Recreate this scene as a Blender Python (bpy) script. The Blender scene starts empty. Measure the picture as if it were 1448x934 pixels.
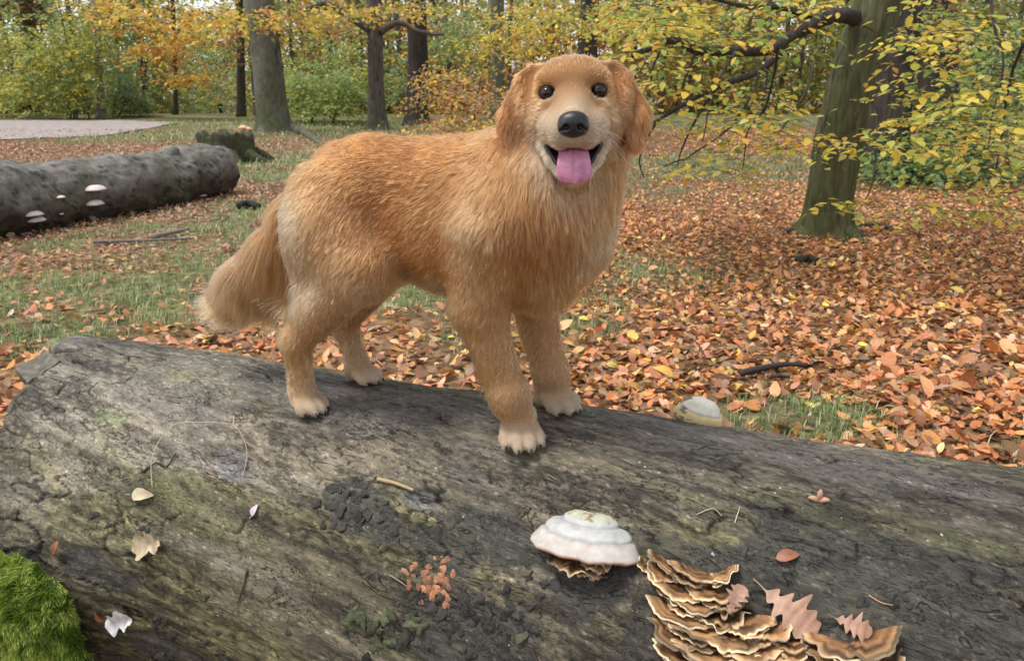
import bpy, math, random
import numpy as np
from mathutils import Vector, Matrix
from mathutils.bvhtree import BVHTree
from mathutils.kdtree import KDTree

scene = bpy.context.scene
COL = scene.collection
rad = math.radians

# ------------------------------------------------------------------ camera
CAM_H = 1.45
PITCH = math.atan(345 / 1100.0)
cam_data = bpy.data.cameras.new("camera")
cam = bpy.data.objects.new("camera", cam_data)
COL.objects.link(cam)
cam.location = (0, 0, CAM_H)
cam.rotation_euler = (math.pi / 2 - PITCH, 0, 0)
cam_data.sensor_width = 36.0
cam_data.lens = 1100 / 1448 * 36.0
cam_data.clip_start = 0.05
cam_data.clip_end = 2000
cam_data.dof.use_dof = True
cam_data.dof.focus_distance = 1.45
cam_data.dof.aperture_fstop = 11.0
scene.camera = cam

# ------------------------------------------------------------------ sky and sun
SUN_ELEV, SUN_AZ = rad(66), rad(255)          # azimuth clockwise from +Y (the view direction)
world = bpy.data.worlds.new("World")
scene.world = world
world.use_nodes = True
wn = world.node_tree.nodes
wl = world.node_tree.links
bg = wn["Background"]
sky = wn.new("ShaderNodeTexSky")
sky.sky_type = 'NISHITA'
sky.sun_disc = False
sky.sun_elevation = SUN_ELEV
sky.sun_rotation = SUN_AZ
sky.air_density = 1.0
sky.dust_density = 1.0
sky.ozone_density = 1.0
hsv = wn.new("ShaderNodeHueSaturation")
hsv.inputs["Saturation"].default_value = 0.22   # an overcast sky: white cloud rather than blue
wl.new(sky.outputs[0], hsv.inputs["Color"])
wl.new(hsv.outputs[0], bg.inputs[0])
bg.inputs[1].default_value = 0.115
sun_data = bpy.data.lights.new("sun", 'SUN')
sun_data.energy = 1.5
sun_data.angle = rad(16)
sun_data.color = (1.0, 0.96, 0.9)
sun = bpy.data.objects.new("sun", sun_data)
COL.objects.link(sun)
sun.location = (0, 0, 30)
_sd = Vector((math.sin(SUN_AZ) * math.cos(SUN_ELEV), math.cos(SUN_AZ) * math.cos(SUN_ELEV), math.sin(SUN_ELEV)))
sun.rotation_euler = (-_sd).to_track_quat('-Z', 'Y').to_euler()
scene.view_settings.view_transform = 'Standard'
scene.view_settings.look = 'None'
scene.view_settings.exposure = 0.95
scene.view_settings.gamma = 1.0
scene.view_settings.use_curve_mapping = False
scene.render.engine = 'CYCLES'
scene.cycles.max_bounces = 8
scene.cycles.transparent_max_bounces = 8
scene.cycles.use_denoising = True
try:
    scene.cycles_curves.shape = 'RIBBONS'
    scene.cycles_curves.subdivisions = 2
except Exception:
    pass

# ------------------------------------------------------------------ helpers
rng = np.random.default_rng(7)
random.seed(7)

def lin(r, g, b, k=1.0):
    c = np.array([r, g, b], float) / 255.0
    return np.where(c <= 0.04045, c / 12.92, ((c + 0.055) / 1.055) ** 2.4) * k

def _hash(ix, iy, iz, seed):
    h = (ix.astype(np.int64) * 374761393 + iy.astype(np.int64) * 668265263 + iz.astype(np.int64) * 1440662683 + seed * 1274126177) & 0xFFFFFFFF
    h = ((h ^ (h >> 13)) * 1274126177) & 0xFFFFFFFF
    h = ((h ^ (h >> 15)) * 2246822519) & 0xFFFFFFFF
    return ((h ^ (h >> 16)) & 0xFFFFFF) / float(0xFFFFFF)

def vnoise(P, seed=0):
    """smooth value noise in 0..1 at points P (n,2|3)"""
    P = np.asarray(P, float)
    if P.shape[-1] == 2:
        P = np.concatenate([P, np.zeros(P.shape[:-1] + (1,))], -1)
    i = np.floor(P)
    f = P - i
    f = f * f * f * (f * (f * 6 - 15) + 10)
    ix, iy, iz = i[..., 0].astype(np.int64), i[..., 1].astype(np.int64), i[..., 2].astype(np.int64)
    fx, fy, fz = f[..., 0], f[..., 1], f[..., 2]
    out = 0
    for dz in (0, 1):
        wz = fz if dz else 1 - fz
        for dy in (0, 1):
            wy = fy if dy else 1 - fy
            a = _hash(ix, iy + dy, iz + dz, seed)
            b = _hash(ix + 1, iy + dy, iz + dz, seed)
            out = out + wz * wy * (a * (1 - fx) + b * fx)
    return out

def fbm(P, octaves=4, seed=0, gain=0.5):
    P = np.asarray(P, float)
    s, a, t = 0, 1.0, 0
    for o in range(octaves):
        s = s + a * vnoise(P * (2 ** o) + 17.3 * o, seed + o)
        t += a
        a *= gain
    return s / t

def sstep(a, b, x):
    t = np.clip((x - a) / (b - a), 0, 1)
    return t * t * (3 - 2 * t)

def nrm(v):
    return v / np.maximum(np.linalg.norm(v, axis=-1, keepdims=True), 1e-9)

def np_mesh(name, V, F, col=None, uv=None, smooth=True):
    """mesh datablock from numpy arrays; F an (n,k) array or a list of such; col per vertex; uv per vertex"""
    Fs = F if isinstance(F, list) else [F]
    Fs = [np.asarray(f, np.int32) for f in Fs if len(f)]
    me = bpy.data.meshes.new(name)
    V = np.asarray(V, np.float32)
    me.vertices.add(len(V))
    me.vertices.foreach_set("co", V.ravel())
    loops = np.concatenate([f.ravel() for f in Fs])
    sizes = np.concatenate([np.full(len(f), f.shape[1], np.int32) for f in Fs])
    starts = np.concatenate([[0], np.cumsum(sizes)[:-1]]).astype(np.int32)
    me.loops.add(len(loops))
    me.loops.foreach_set("vertex_index", loops)
    me.polygons.add(len(sizes))
    me.polygons.foreach_set("loop_start", starts)
    me.polygons.foreach_set("loop_total", sizes)
    me.polygons.foreach_set("use_smooth", np.full(len(sizes), smooth, bool))
    if col is not None:
        c = np.ones((len(V), 4), np.float32)
        c[:, :3] = col
        at = me.attributes.new("col", 'FLOAT_COLOR', 'POINT')
        at.data.foreach_set("color", c.ravel())
    if uv is not None:
        l = me.uv_layers.new(name="UVMap")
        l.data.foreach_set("uv", np.asarray(uv, np.float32)[loops].ravel())
    me.update(calc_edges=True)
    me.validate()
    return me

def tag(o, label=None, cat=None, group=None, kind=None):
    for k, v in (("label", label), ("category", cat), ("group", group), ("kind", kind)):
        if v:
            o[k] = v
    return o

def link(name, me, mat=None, parent=None, loc=None):
    o = bpy.data.objects.new(name, me)
    COL.objects.link(o)
    if mat is not None and me is not None:
        if isinstance(mat, (list, tuple)):
            for m in mat:
                me.materials.append(m)
        elif len(me.materials) == 0:
            me.materials.append(mat)
    if parent is not None:
        o.parent = parent
    if loc is not None:
        o.location = loc
    return o

def empty(name, loc, label, cat, group=None):
    o = bpy.data.objects.new(name, None)
    o.empty_display_size = 0.1
    COL.objects.link(o)
    o.location = loc
    bpy.context.view_layer.update()
    return tag(o, label, cat, group)

def link_w(name, me, mat, parent):
    """child whose mesh is in world coordinates: move it into the parent's frame"""
    o = link(name, me, mat, parent)
    o.location = -parent.location
    return o

def ray_dir(px, py):
    c, s = math.cos(PITCH), math.sin(PITCH)
    a, b = (px - 724) / 1100.0, (py - 467) / 1100.0
    return np.array([a, c - b * s, -(b * c + s)])

def ground_at(px, py, z=0.0):
    r = ray_dir(px, py)
    t = (z - CAM_H) / r[2]
    return np.array([0, 0, CAM_H]) + r * t

def at_depth(px, py, Y):
    r = ray_dir(px, py)
    return np.array([0, 0, CAM_H]) + r * (Y / r[1])

# ---- node material helpers
def new_mat(name):
    m = bpy.data.materials.new(name)
    m.use_nodes = True
    nt = m.node_tree
    b = nt.nodes["Principled BSDF"]
    return m, nt.nodes, nt.links, b

def N(nodes, typ, **kw):
    n = nodes.new(typ)
    for k, v in kw.items():
        if k.startswith("i_"):
            n.inputs[k[2:].replace("_", " ")].default_value = v
        else:
            setattr(n, k, v)
    return n

def mixc(nodes, links, a, b, fac, mode='MIX'):
    n = nodes.new("ShaderNodeMix")
    n.data_type = 'RGBA'
    n.blend_type = mode
    for sock, v in ((n.inputs[0], fac), (n.inputs[6], a), (n.inputs[7], b)):
        if hasattr(v, "is_output"):
            links.new(v, sock)
        elif isinstance(v, (int, float)):
            sock.default_value = v
        else:
            sock.default_value = (v[0], v[1], v[2], 1)
    return n.outputs[2]

def ramp(nodes, links, fac, stops, interp='LINEAR'):
    n = nodes.new("ShaderNodeValToRGB")
    n.color_ramp.interpolation = interp
    el = n.color_ramp.elements
    while len(el) < len(stops):
        el.new(0.5)
    for e, (p, c) in zip(el, stops):
        e.position = p
        if isinstance(c, (int, float)):
            c = (c, c, c)
        e.color = (c[0], c[1], c[2], 1)
    links.new(fac, n.inputs[0])
    return n.outputs[0]

def noise(nodes, links, vec, scale, detail=4, rough=0.55, dist=0.0):
    n = nodes.new("ShaderNodeTexNoise")
    n.inputs["Scale"].default_value = scale
    n.inputs["Detail"].default_value = detail
    n.inputs["Roughness"].default_value = rough
    n.inputs["Distortion"].default_value = dist
    if vec is not None:
        links.new(vec, n.inputs["Vector"])
    return n.outputs[0]

def mapping(nodes, links, vec, scale=(1, 1, 1), rot=(0, 0, 0)):
    n = nodes.new("ShaderNodeMapping")
    n.inputs["Scale"].default_value = scale
    n.inputs["Rotation"].default_value = rot
    links.new(vec, n.inputs["Vector"])
    return n.outputs[0]

def bump(nodes, links, h, strength, dist, normal=None):
    n = nodes.new("ShaderNodeBump")
    n.inputs["Strength"].default_value = strength
    n.inputs["Distance"].default_value = dist
    links.new(h, n.inputs["Height"])
    if normal is not None:
        links.new(normal, n.inputs["Normal"])
    return n.outputs[0]

def attr_mat(name, rough=0.8, spec=0.3, transl=0.0, var=0.0, noise_scale=0.0, noise_amt=0.0, bump_scale=0.0, bump_dist=0.0, coat=0.0):
    """surface whose colour is the mesh attribute 'col', with grain from noise"""
    m, nd, lk, b = new_mat(name)
    a = N(nd, "ShaderNodeAttribute", attribute_name="col")
    c = a.outputs["Color"]
    tc = nd.new("ShaderNodeTexCoord")
    if noise_scale:
        nz = noise(nd, lk, tc.outputs["Object"], noise_scale, 5, 0.6)
        v = ramp(nd, lk, nz, [(0.25, 1 - noise_amt), (0.75, 1 + noise_amt)])
        c = mixc(nd, lk, c, v, 1.0, 'MULTIPLY')
    lk.new(c, b.inputs["Base Color"])
    b.inputs["Roughness"].default_value = rough
    b.inputs["Specular IOR Level"].default_value = spec
    if coat:
        b.inputs["Coat Weight"].default_value = coat
    if bump_scale:
        bz = noise(nd, lk, tc.outputs["Object"], bump_scale, 4, 0.6)
        lk.new(bump(nd, lk, bz, 0.6, bump_dist), b.inputs["Normal"])
    if transl:
        t = nd.new("ShaderNodeBsdfTranslucent")
        lk.new(c, t.inputs["Color"])
        mx = nd.new("ShaderNodeMixShader")
        mx.inputs[0].default_value = transl
        lk.new(b.outputs[0], mx.inputs[1])
        lk.new(t.outputs[0], mx.inputs[2])
        lk.new(mx.outputs[0], nd["Material Output"].inputs[0])
    return m

def plain_mat(name, color, rough=0.7, spec=0.4, **kw):
    m, nd, lk, b = new_mat(name)
    tc = nd.new("ShaderNodeTexCoord")
    nz = noise(nd, lk, tc.outputs["Object"], kw.get("ns", 30), 4, 0.6)
    amt = kw.get("amt", 0.2)
    v = ramp(nd, lk, nz, [(0.25, 1 - amt), (0.75, 1 + amt)])
    lk.new(mixc(nd, lk, color, v, 1.0, 'MULTIPLY'), b.inputs["Base Color"])
    b.inputs["Roughness"].default_value = rough
    b.inputs["Specular IOR Level"].default_value = spec
    if kw.get("bd"):
        lk.new(bump(nd, lk, nz, 0.7, kw["bd"]), b.inputs["Normal"])
    return m

def catmull(pts, n):
    """smooth curve through the rows of pts (any number of columns)"""
    pts = np.asarray(pts, float)
    P = np.vstack([2 * pts[0] - pts[1], pts, 2 * pts[-1] - pts[-2]])
    m = len(pts) - 1
    t = np.linspace(0, m - 1e-6, n)
    i = t.astype(int)
    f = (t - i)[:, None]
    p0, p1, p2, p3 = P[i], P[i + 1], P[i + 2], P[i + 3]
    return 0.5 * (2 * p1 + (p2 - p0) * f + (2 * p0 - 5 * p1 + 4 * p2 - p3) * f ** 2 + (3 * p1 - p0 - 3 * p2 + p3) * f ** 3)

def frames(C):
    T = nrm(np.gradient(C, axis=0))
    A = np.zeros_like(T)
    ref = np.array([0.0, 0, 1]) if abs(T[0, 2]) < 0.8 else np.array([1.0, 0, 0])
    a = ref - T[0] * (ref @ T[0])
    for k in range(len(T)):
        a = a - T[k] * (a @ T[k])
        a = a / np.linalg.norm(a)
        A[k] = a
    return T, A, np.cross(T, A)

def tube(C, R, sides=10, bumps=0.0, bscale=6.0, seed=0, flare=None):
    """generalised cylinder: V, F (quads), uv"""
    C = np.asarray(C, float)
    n = len(C)
    R = np.broadcast_to(np.asarray(R, float), (n,))
    T, A, B = frames(C)
    th = np.linspace(0, 2 * np.pi, sides, endpoint=False)
    ca, sa = np.cos(th), np.sin(th)
    D = A[:, None] * ca[None, :, None] + B[:, None] * sa[None, :, None]
    rr = np.repeat(R[:, None], sides, 1)
    if flare is not None:
        rr = rr * flare(np.arange(n)[:, None] / (n - 1), th[None])
    if bumps:
        P0 = C[:, None] + D * rr[..., None]
        rr = rr * (1 + bumps * (fbm(P0 * bscale, 4, seed) - 0.5) * 2)
    V = (C[:, None] + D * rr[..., None]).reshape(-1, 3)
    i = np.arange(n - 1)[:, None] * sides
    j = np.arange(sides)[None]
    j2 = (j + 1) % sides
    F = np.stack([i + j, i + j2, i + sides + j2, i + sides + j], -1).reshape(-1, 4)
    L = np.concatenate([[0], np.cumsum(np.linalg.norm(np.diff(C, axis=0), axis=1))])
    uv = np.stack([np.repeat(L[:, None], sides, 1), rr * th[None]], -1).reshape(-1, 2)
    # end caps
    V = np.vstack([V, C[0], C[-1]])
    uv = np.vstack([uv, [[0, 0], [L[-1], 0]]])
    k = n * sides
    caps = np.concatenate([np.stack([np.full(sides, k), j2[0], j[0]], -1), np.stack([np.full(sides, k + 1), (n - 1) * sides + j[0], (n - 1) * sides + j2[0]], -1)])
    return V, [F, caps], uv

class Bag:
    """collects pieces of geometry into one mesh"""
    def __init__(s):
        s.V, s.C, s.F, s.n = [], [], {}, 0
    def add(s, V, F, col=(1, 1, 1)):
        V = np.asarray(V, float)
        s.V.append(V)
        s.C.append(np.broadcast_to(np.asarray(col, float), (len(V), 3)))
        for f in (F if isinstance(F, list) else [F]):
            f = np.asarray(f)
            s.F.setdefault(f.shape[1], []).append(f + s.n)
        s.n += len(V)
    def mesh(s, name, smooth=True):
        return np_mesh(name, np.vstack(s.V), [np.vstack(f) for f in s.F.values()], np.vstack(s.C), smooth=smooth)

# ---- implicit surfaces on a rectilinear grid -> one continuous mesh
class Field:
    def __init__(s, xs, ys, zs):
        s.ax = [np.asarray(a, np.float32) for a in (xs, ys, zs)]
        s.f = np.full([len(a) for a in s.ax], 0.2, np.float32)
    def box(s, lo, hi):
        sl, g = [], []
        for a, l, h in zip(s.ax, lo, hi):
            i0, i1 = np.searchsorted(a, l), np.searchsorted(a, h)
            sl.append(slice(i0, i1)); g.append(a[i0:i1])
        X, Y, Z = np.meshgrid(*g, indexing='ij', sparse=True)
        return tuple(sl), X, Y, Z
    def put(s, d, sl, k, mode='add'):
        a = s.f[sl]
        if mode == 'add':
            h = np.maximum(k - np.abs(a - d), 0) / k
            s.f[sl] = np.minimum(a, d) - h * h * k * 0.25
        else:
            d = -d
            h = np.maximum(k - np.abs(a - d), 0) / k
            s.f[sl] = np.maximum(a, d) + h * h * k * 0.25
    def cone(s, a, b, ra, rb, k=0.02, mode='add', flat=None):
        """round cone between two points"""
        a, b = np.asarray(a, float), np.asarray(b, float)
        m = max(ra, rb) + k + 0.012
        sl, X, Y, Z = s.box(np.minimum(a, b) - m, np.maximum(a, b) + m)
        s.put(d_cone(X, Y, Z, a, b, ra, rb), sl, k, mode)
    def ell(s, c, R, M=None, k=0.02, mode='add'):
        """ellipsoid with radii R; columns of M are its axes"""
        c = np.asarray(c, float)
        M = np.eye(3) if M is None else np.asarray(M, float)
        ext = np.sqrt(((M * np.asarray(R)) ** 2).sum(1)) + k + 0.012
        sl, X, Y, Z = s.box(c - ext, c + ext)
        s.put(d_ell(X, Y, Z, c, R, M), sl, k, mode)
    def mesh(s):
        f = s.f
        ins = f < 0
        nx, ny, nz = f.shape
        c = np.zeros((nx - 1, ny - 1, nz - 1), np.int8)
        for dx in (0, 1):
            for dy in (0, 1):
                for dz in (0, 1):
                    c += ins[dx:nx - 1 + dx, dy:ny - 1 + dy, dz:nz - 1 + dz]
        I, J, K = np.nonzero((c > 0) & (c < 8))
        idx = np.full(c.shape, -1, np.int32)
        idx[I, J, K] = np.arange(len(I))
        acc = np.zeros((len(I), 3)); cnt = np.zeros(len(I))
        xs, ys, zs = s.ax
        corners = [(a, b, d) for a in (0, 1) for b in (0, 1) for d in (0, 1)]
        for p in corners:
            for axis in range(3):
                if p[axis]:
                    continue
                q = list(p); q[axis] = 1
                fa = f[I + p[0], J + p[1], K + p[2]]; fb = f[I + q[0], J + q[1], K + q[2]]
                m = (fa < 0) != (fb < 0)
                t = np.where(m, fa / np.where(m, fa - fb, 1), 0)
                pa = np.stack([xs[I + p[0]], ys[J + p[1]], zs[K + p[2]]], 1)
                pb = np.stack([xs[I + q[0]], ys[J + q[1]], zs[K + q[2]]], 1)
                acc += np.where(m[:, None], pa + (pb - pa) * t[:, None], 0); cnt += m
        V = acc / cnt[:, None]
        faces = []
        for axis in range(3):
            o = [(0, 0, 0)] * 4
            a, b = [x for x in range(3) if x != axis]
            sa = [slice(None)] * 3; sb = [slice(None)] * 3
            sa[axis] = slice(0, f.shape[axis] - 1); sb[axis] = slice(1, None)
            ia, ib = ins[tuple(sa)], ins[tuple(sb)]
            E = np.argwhere(ia != ib)
            E = E[(E[:, a] > 0) & (E[:, b] > 0) & (E[:, a] < f.shape[a] - 1) & (E[:, b] < f.shape[b] - 1)]
            flip = ia[tuple(E.T)]
            q = []
            for da, db in ((-1, -1), (0, -1), (0, 0), (-1, 0)):
                e = E.copy(); e[:, a] += da; e[:, b] += db
                q.append(idx[tuple(e.T)])
            q = np.stack(q, 1)
            w = flip if axis != 1 else ~flip
            faces.append(np.where(w[:, None], q, q[:, ::-1]))
        return V, np.vstack(faces)

def d_cone(X, Y, Z, a, b, ra, rb):
    ba = b - a
    l2 = float(ba @ ba)
    px, py, pz = X - a[0], Y - a[1], Z - a[2]
    t = np.clip((px * ba[0] + py * ba[1] + pz * ba[2]) / max(l2, 1e-9), 0, 1)
    return np.sqrt((px - ba[0] * t) ** 2 + (py - ba[1] * t) ** 2 + (pz - ba[2] * t) ** 2) - (ra + (rb - ra) * t)

def d_ell(X, Y, Z, c, R, M):
    px, py, pz = X - c[0], Y - c[1], Z - c[2]
    k0 = k1 = 0
    for i in range(3):
        q = px * M[0, i] + py * M[1, i] + pz * M[2, i]
        k0 = k0 + (q / R[i]) ** 2
        k1 = k1 + (q / R[i] ** 2) ** 2
    k0 = np.sqrt(k0); k1 = np.sqrt(k1)
    return k0 * (k0 - 1) / np.maximum(k1, 1e-6)

def relax(V, F, it=2, lam=0.5):
    for _ in range(it):
        acc = np.zeros_like(V); cnt = np.zeros(len(V))
        for a, b in ((0, 1), (1, 2), (2, 3), (3, 0)):
            np.add.at(acc, F[:, a], V[F[:, b]]); np.add.at(cnt, F[:, a], 1)
            np.add.at(acc, F[:, b], V[F[:, a]]); np.add.at(cnt, F[:, b], 1)
        V = V + lam * (acc / np.maximum(cnt, 1)[:, None] - V)
    return V

def vnormals(V, F):
    n = np.cross(V[F[:, 2]] - V[F[:, 0]], V[F[:, 3 if F.shape[1] == 4 else 1]] - V[F[:, 1 if F.shape[1] == 4 else 0]])
    if F.shape[1] == 3:
        n = np.cross(V[F[:, 1]] - V[F[:, 0]], V[F[:, 2]] - V[F[:, 0]])
    out = np.zeros_like(V)
    for k in range(F.shape[1]):
        np.add.at(out, F[:, k], n)
    return nrm(out)

# ------------------------------------------------------------------ the great fallen log in front
LOG_A = rad(-21.0)
LU = np.array([math.cos(LOG_A), math.sin(LOG_A), 0.0])     # along the log, towards the camera's right
LN = np.array([-math.sin(LOG_A), math.cos(LOG_A), 0.0])    # away from the camera
LOG_R = 0.42
LOG_C = 1.435 * LN + np.array([0, 0, 0.368])
S0, S1 = -2.02, 1.7
END_PH = [-3.2, -.6, -.25, 0, .2, .355, .40, .6, .73, 1.0, 1.4, 2.2, 3.2]
END_S = [-1.97, -2.0, -1.975, -1.91, -1.80, -1.79, -1.80, -1.79, -1.755, -1.76, -1.79, -1.82, -1.97]

def log_coords(P):
    d = np.asarray(P, float) - LOG_C
    return d @ LU, np.arctan2(-(d @ LN), d[..., 2])

def log_ray(px, py):
    """where the view ray of a pixel meets the plain cylinder: (s, v)"""
    r = ray_dir(px, py)
    o = np.array([0, 0, CAM_H]) - LOG_C
    rp, op = np.array([r @ LN, r[2]]), np.array([o @ LN, o[2]])
    a, b, c = rp @ rp, rp @ op, op @ op - LOG_R ** 2
    t = (-b - math.sqrt(max(b * b - a * c, 0))) / a
    s, ph = log_coords(np.array([0, 0, CAM_H]) + r * t)
    return float(s), float(ph) * LOG_R

# patches of the log's surface: pixel centre in the photograph -> place on the bark; half sizes in metres
LOG_PATCH = [  # x, y, length, width, kind
    (505, 722, .085, .05, 'crust'), (650, 885, .13, .10, 'crust'), (830, 815, .10, .07, 'crust'), (1110, 840, .13, .07, 'crust'),
    (1290, 835, .20, .06, 'crust'), (1395, 890, .15, .06, 'crust'), (120, 890, .12, .07, 'crust'), (250, 925, .14, .05, 'crust'),
    (940, 905, .10, .07, 'crust'), (610, 770, .10, .03, 'crust'), (720, 760, .14, .05, 'crust'), (150, 800, .08, .04, 'crust'),
    (1200, 905, .16, .06, 'crust'), (1380, 800, .2, .02, 'dark'), (1250, 775, .22, .018, 'dark'), (1000, 790, .16, .02, 'dark'),
    (330, 655, .05, .03, 'blue'), (590, 705, .05, .02, 'blue'), (200, 640, .09, .035, 'pale'), (150, 585, .06, .02, 'green'),
    (300, 745, .22, .05, 'olive'), (420, 810, .25, .06, 'ochre'), (380, 870, .22, .05, 'ochre'), (560, 660, .2, .03, 'ochre'), (250, 690, .1, .04, 'green2'),
    (120, 660, .13, .05, 'pale'), (1000, 710, .22, .03, 'olive'), (1350, 760, .25, .03, 'olive'), (560, 910, .05, .05, 'green2'), (1180, 740, .2, .025, 'olive'),
    (790, 640, .25, .03, 'ochre'), (480, 860, .1, .06, 'ochre'), (40, 690, .1, .05, 'pale'), (150, 545, .30, .05, 'pale'), (90, 610, .16, .06, 'pale'), (260, 625, .12, .045, 'pale'), (420, 690, .16, .03, 'pale'), (330, 800, .2, .03, 'pale')]
LOG_PATCH_SV = [log_ray(x, y) + (a, b, k) for x, y, a, b, k in LOG_PATCH]

def log_patch_masks(s, v):
    out = {}
    wob = 0.7 * (fbm(np.stack([s * 9, v * 14], -1), 4, 91) - 0.5)
    for ps, pv, a, b, k in LOG_PATCH_SV:
        dv = v - pv - 0.16 * (s - ps)
        if s.size < 4 and np.all(np.abs(s - ps) > 2.2 * a):
            out[k] = np.maximum(out.get(k, 0), 0 * s); continue
        d = np.sqrt(((s - ps) / a) ** 2 + (dv / b) ** 2) + wob * 1.6
        out[k] = np.maximum(out.get(k, 0), sstep(1.25, 0.65, d))
    return out

def log_relief(s, v):
    """height of the worn wood above the plain cylinder, in metres"""
    vs = v - 0.16 * s
    h = 0.13 * sstep(-1.15, -1.75, s) * sstep(.30, .62, v) + 0.022 * (fbm(np.stack([s * 1.3 + 5, v * 1.6], -1), 3, 3) - 0.5)
    h += 0.004 * (fbm(np.stack([s * 5, vs * 9], -1), 3, 5) - 0.5)
    q = fbm(np.stack([s * 6.0, vs * 15.0], -1), 4, 11) * 8 + 0.5 * fbm(np.stack([s * 20, vs * 44], -1), 2, 21)
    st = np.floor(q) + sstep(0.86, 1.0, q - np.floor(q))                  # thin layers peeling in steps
    h += 0.0018 * (st - 4)
    g = fbm(np.stack([s * 5, vs * 110], -1), 3, 31)
    h += 0.0045 * (g - 0.5) + 0.003 * (fbm(np.stack([s * 12, vs * 34], -1), 3, 33) - .5)
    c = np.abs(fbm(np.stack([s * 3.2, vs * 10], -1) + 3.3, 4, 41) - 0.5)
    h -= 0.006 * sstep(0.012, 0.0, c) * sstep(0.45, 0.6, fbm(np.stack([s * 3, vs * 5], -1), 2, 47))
    m = log_patch_masks(s, v)
    cr = m['crust']
    h += cr * (0.009 * (fbm(np.stack([s * 30, vs * 38], -1), 4, 51) - 0.55) - 0.003)
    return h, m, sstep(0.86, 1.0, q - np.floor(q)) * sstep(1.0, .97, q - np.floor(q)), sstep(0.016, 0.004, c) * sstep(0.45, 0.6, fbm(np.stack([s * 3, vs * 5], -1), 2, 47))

def log_point(s, v, lift=0.0):
    s, v = np.asarray(s, float), np.asarray(v, float)
    ph = v / LOG_R
    h = log_relief(s, v)[0] + lift
    d = np.cos(ph)[..., None] * np.array([0, 0, 1.0]) - np.sin(ph)[..., None] * LN
    return LOG_C + s[..., None] * LU + (LOG_R + h)[..., None] * d

def log_frame(s, v):
    """tangent along, tangent downhill (to the camera), outward normal"""
    ph = v / LOG_R
    nrmv = math.cos(ph) * np.array([0, 0, 1.0]) - math.sin(ph) * LN
    dn = -math.sin(ph) * np.array([0, 0, 1.0]) - math.cos(ph) * LN
    return LU, dn, nrmv

def log_px(px, py):
    """a pixel's place on the log: point, frame (3 rows) and (s, v)"""
    s, v = log_ray(px, py)
    for _ in range(2):                              # correct for the relief
        h = float(log_relief(np.array([s]), np.array([v]))[0][0])
        r = ray_dir(px, py)
        o = np.array([0, 0, CAM_H]) - LOG_C
        rp, op = np.array([r @ LN, r[2]]), np.array([o @ LN, o[2]])
        a, b, c = rp @ rp, rp @ op, op @ op - (LOG_R + h) ** 2
        t = (-b - math.sqrt(max(b * b - a * c, 0))) / a
        s, ph = log_coords(np.array([0, 0, CAM_H]) + r * t)
        s, v = float(s), float(ph) * LOG_R
    return log_point(np.array([s]), np.array([v]))[0], np.array(log_frame(s, v)), (s, v)

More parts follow.
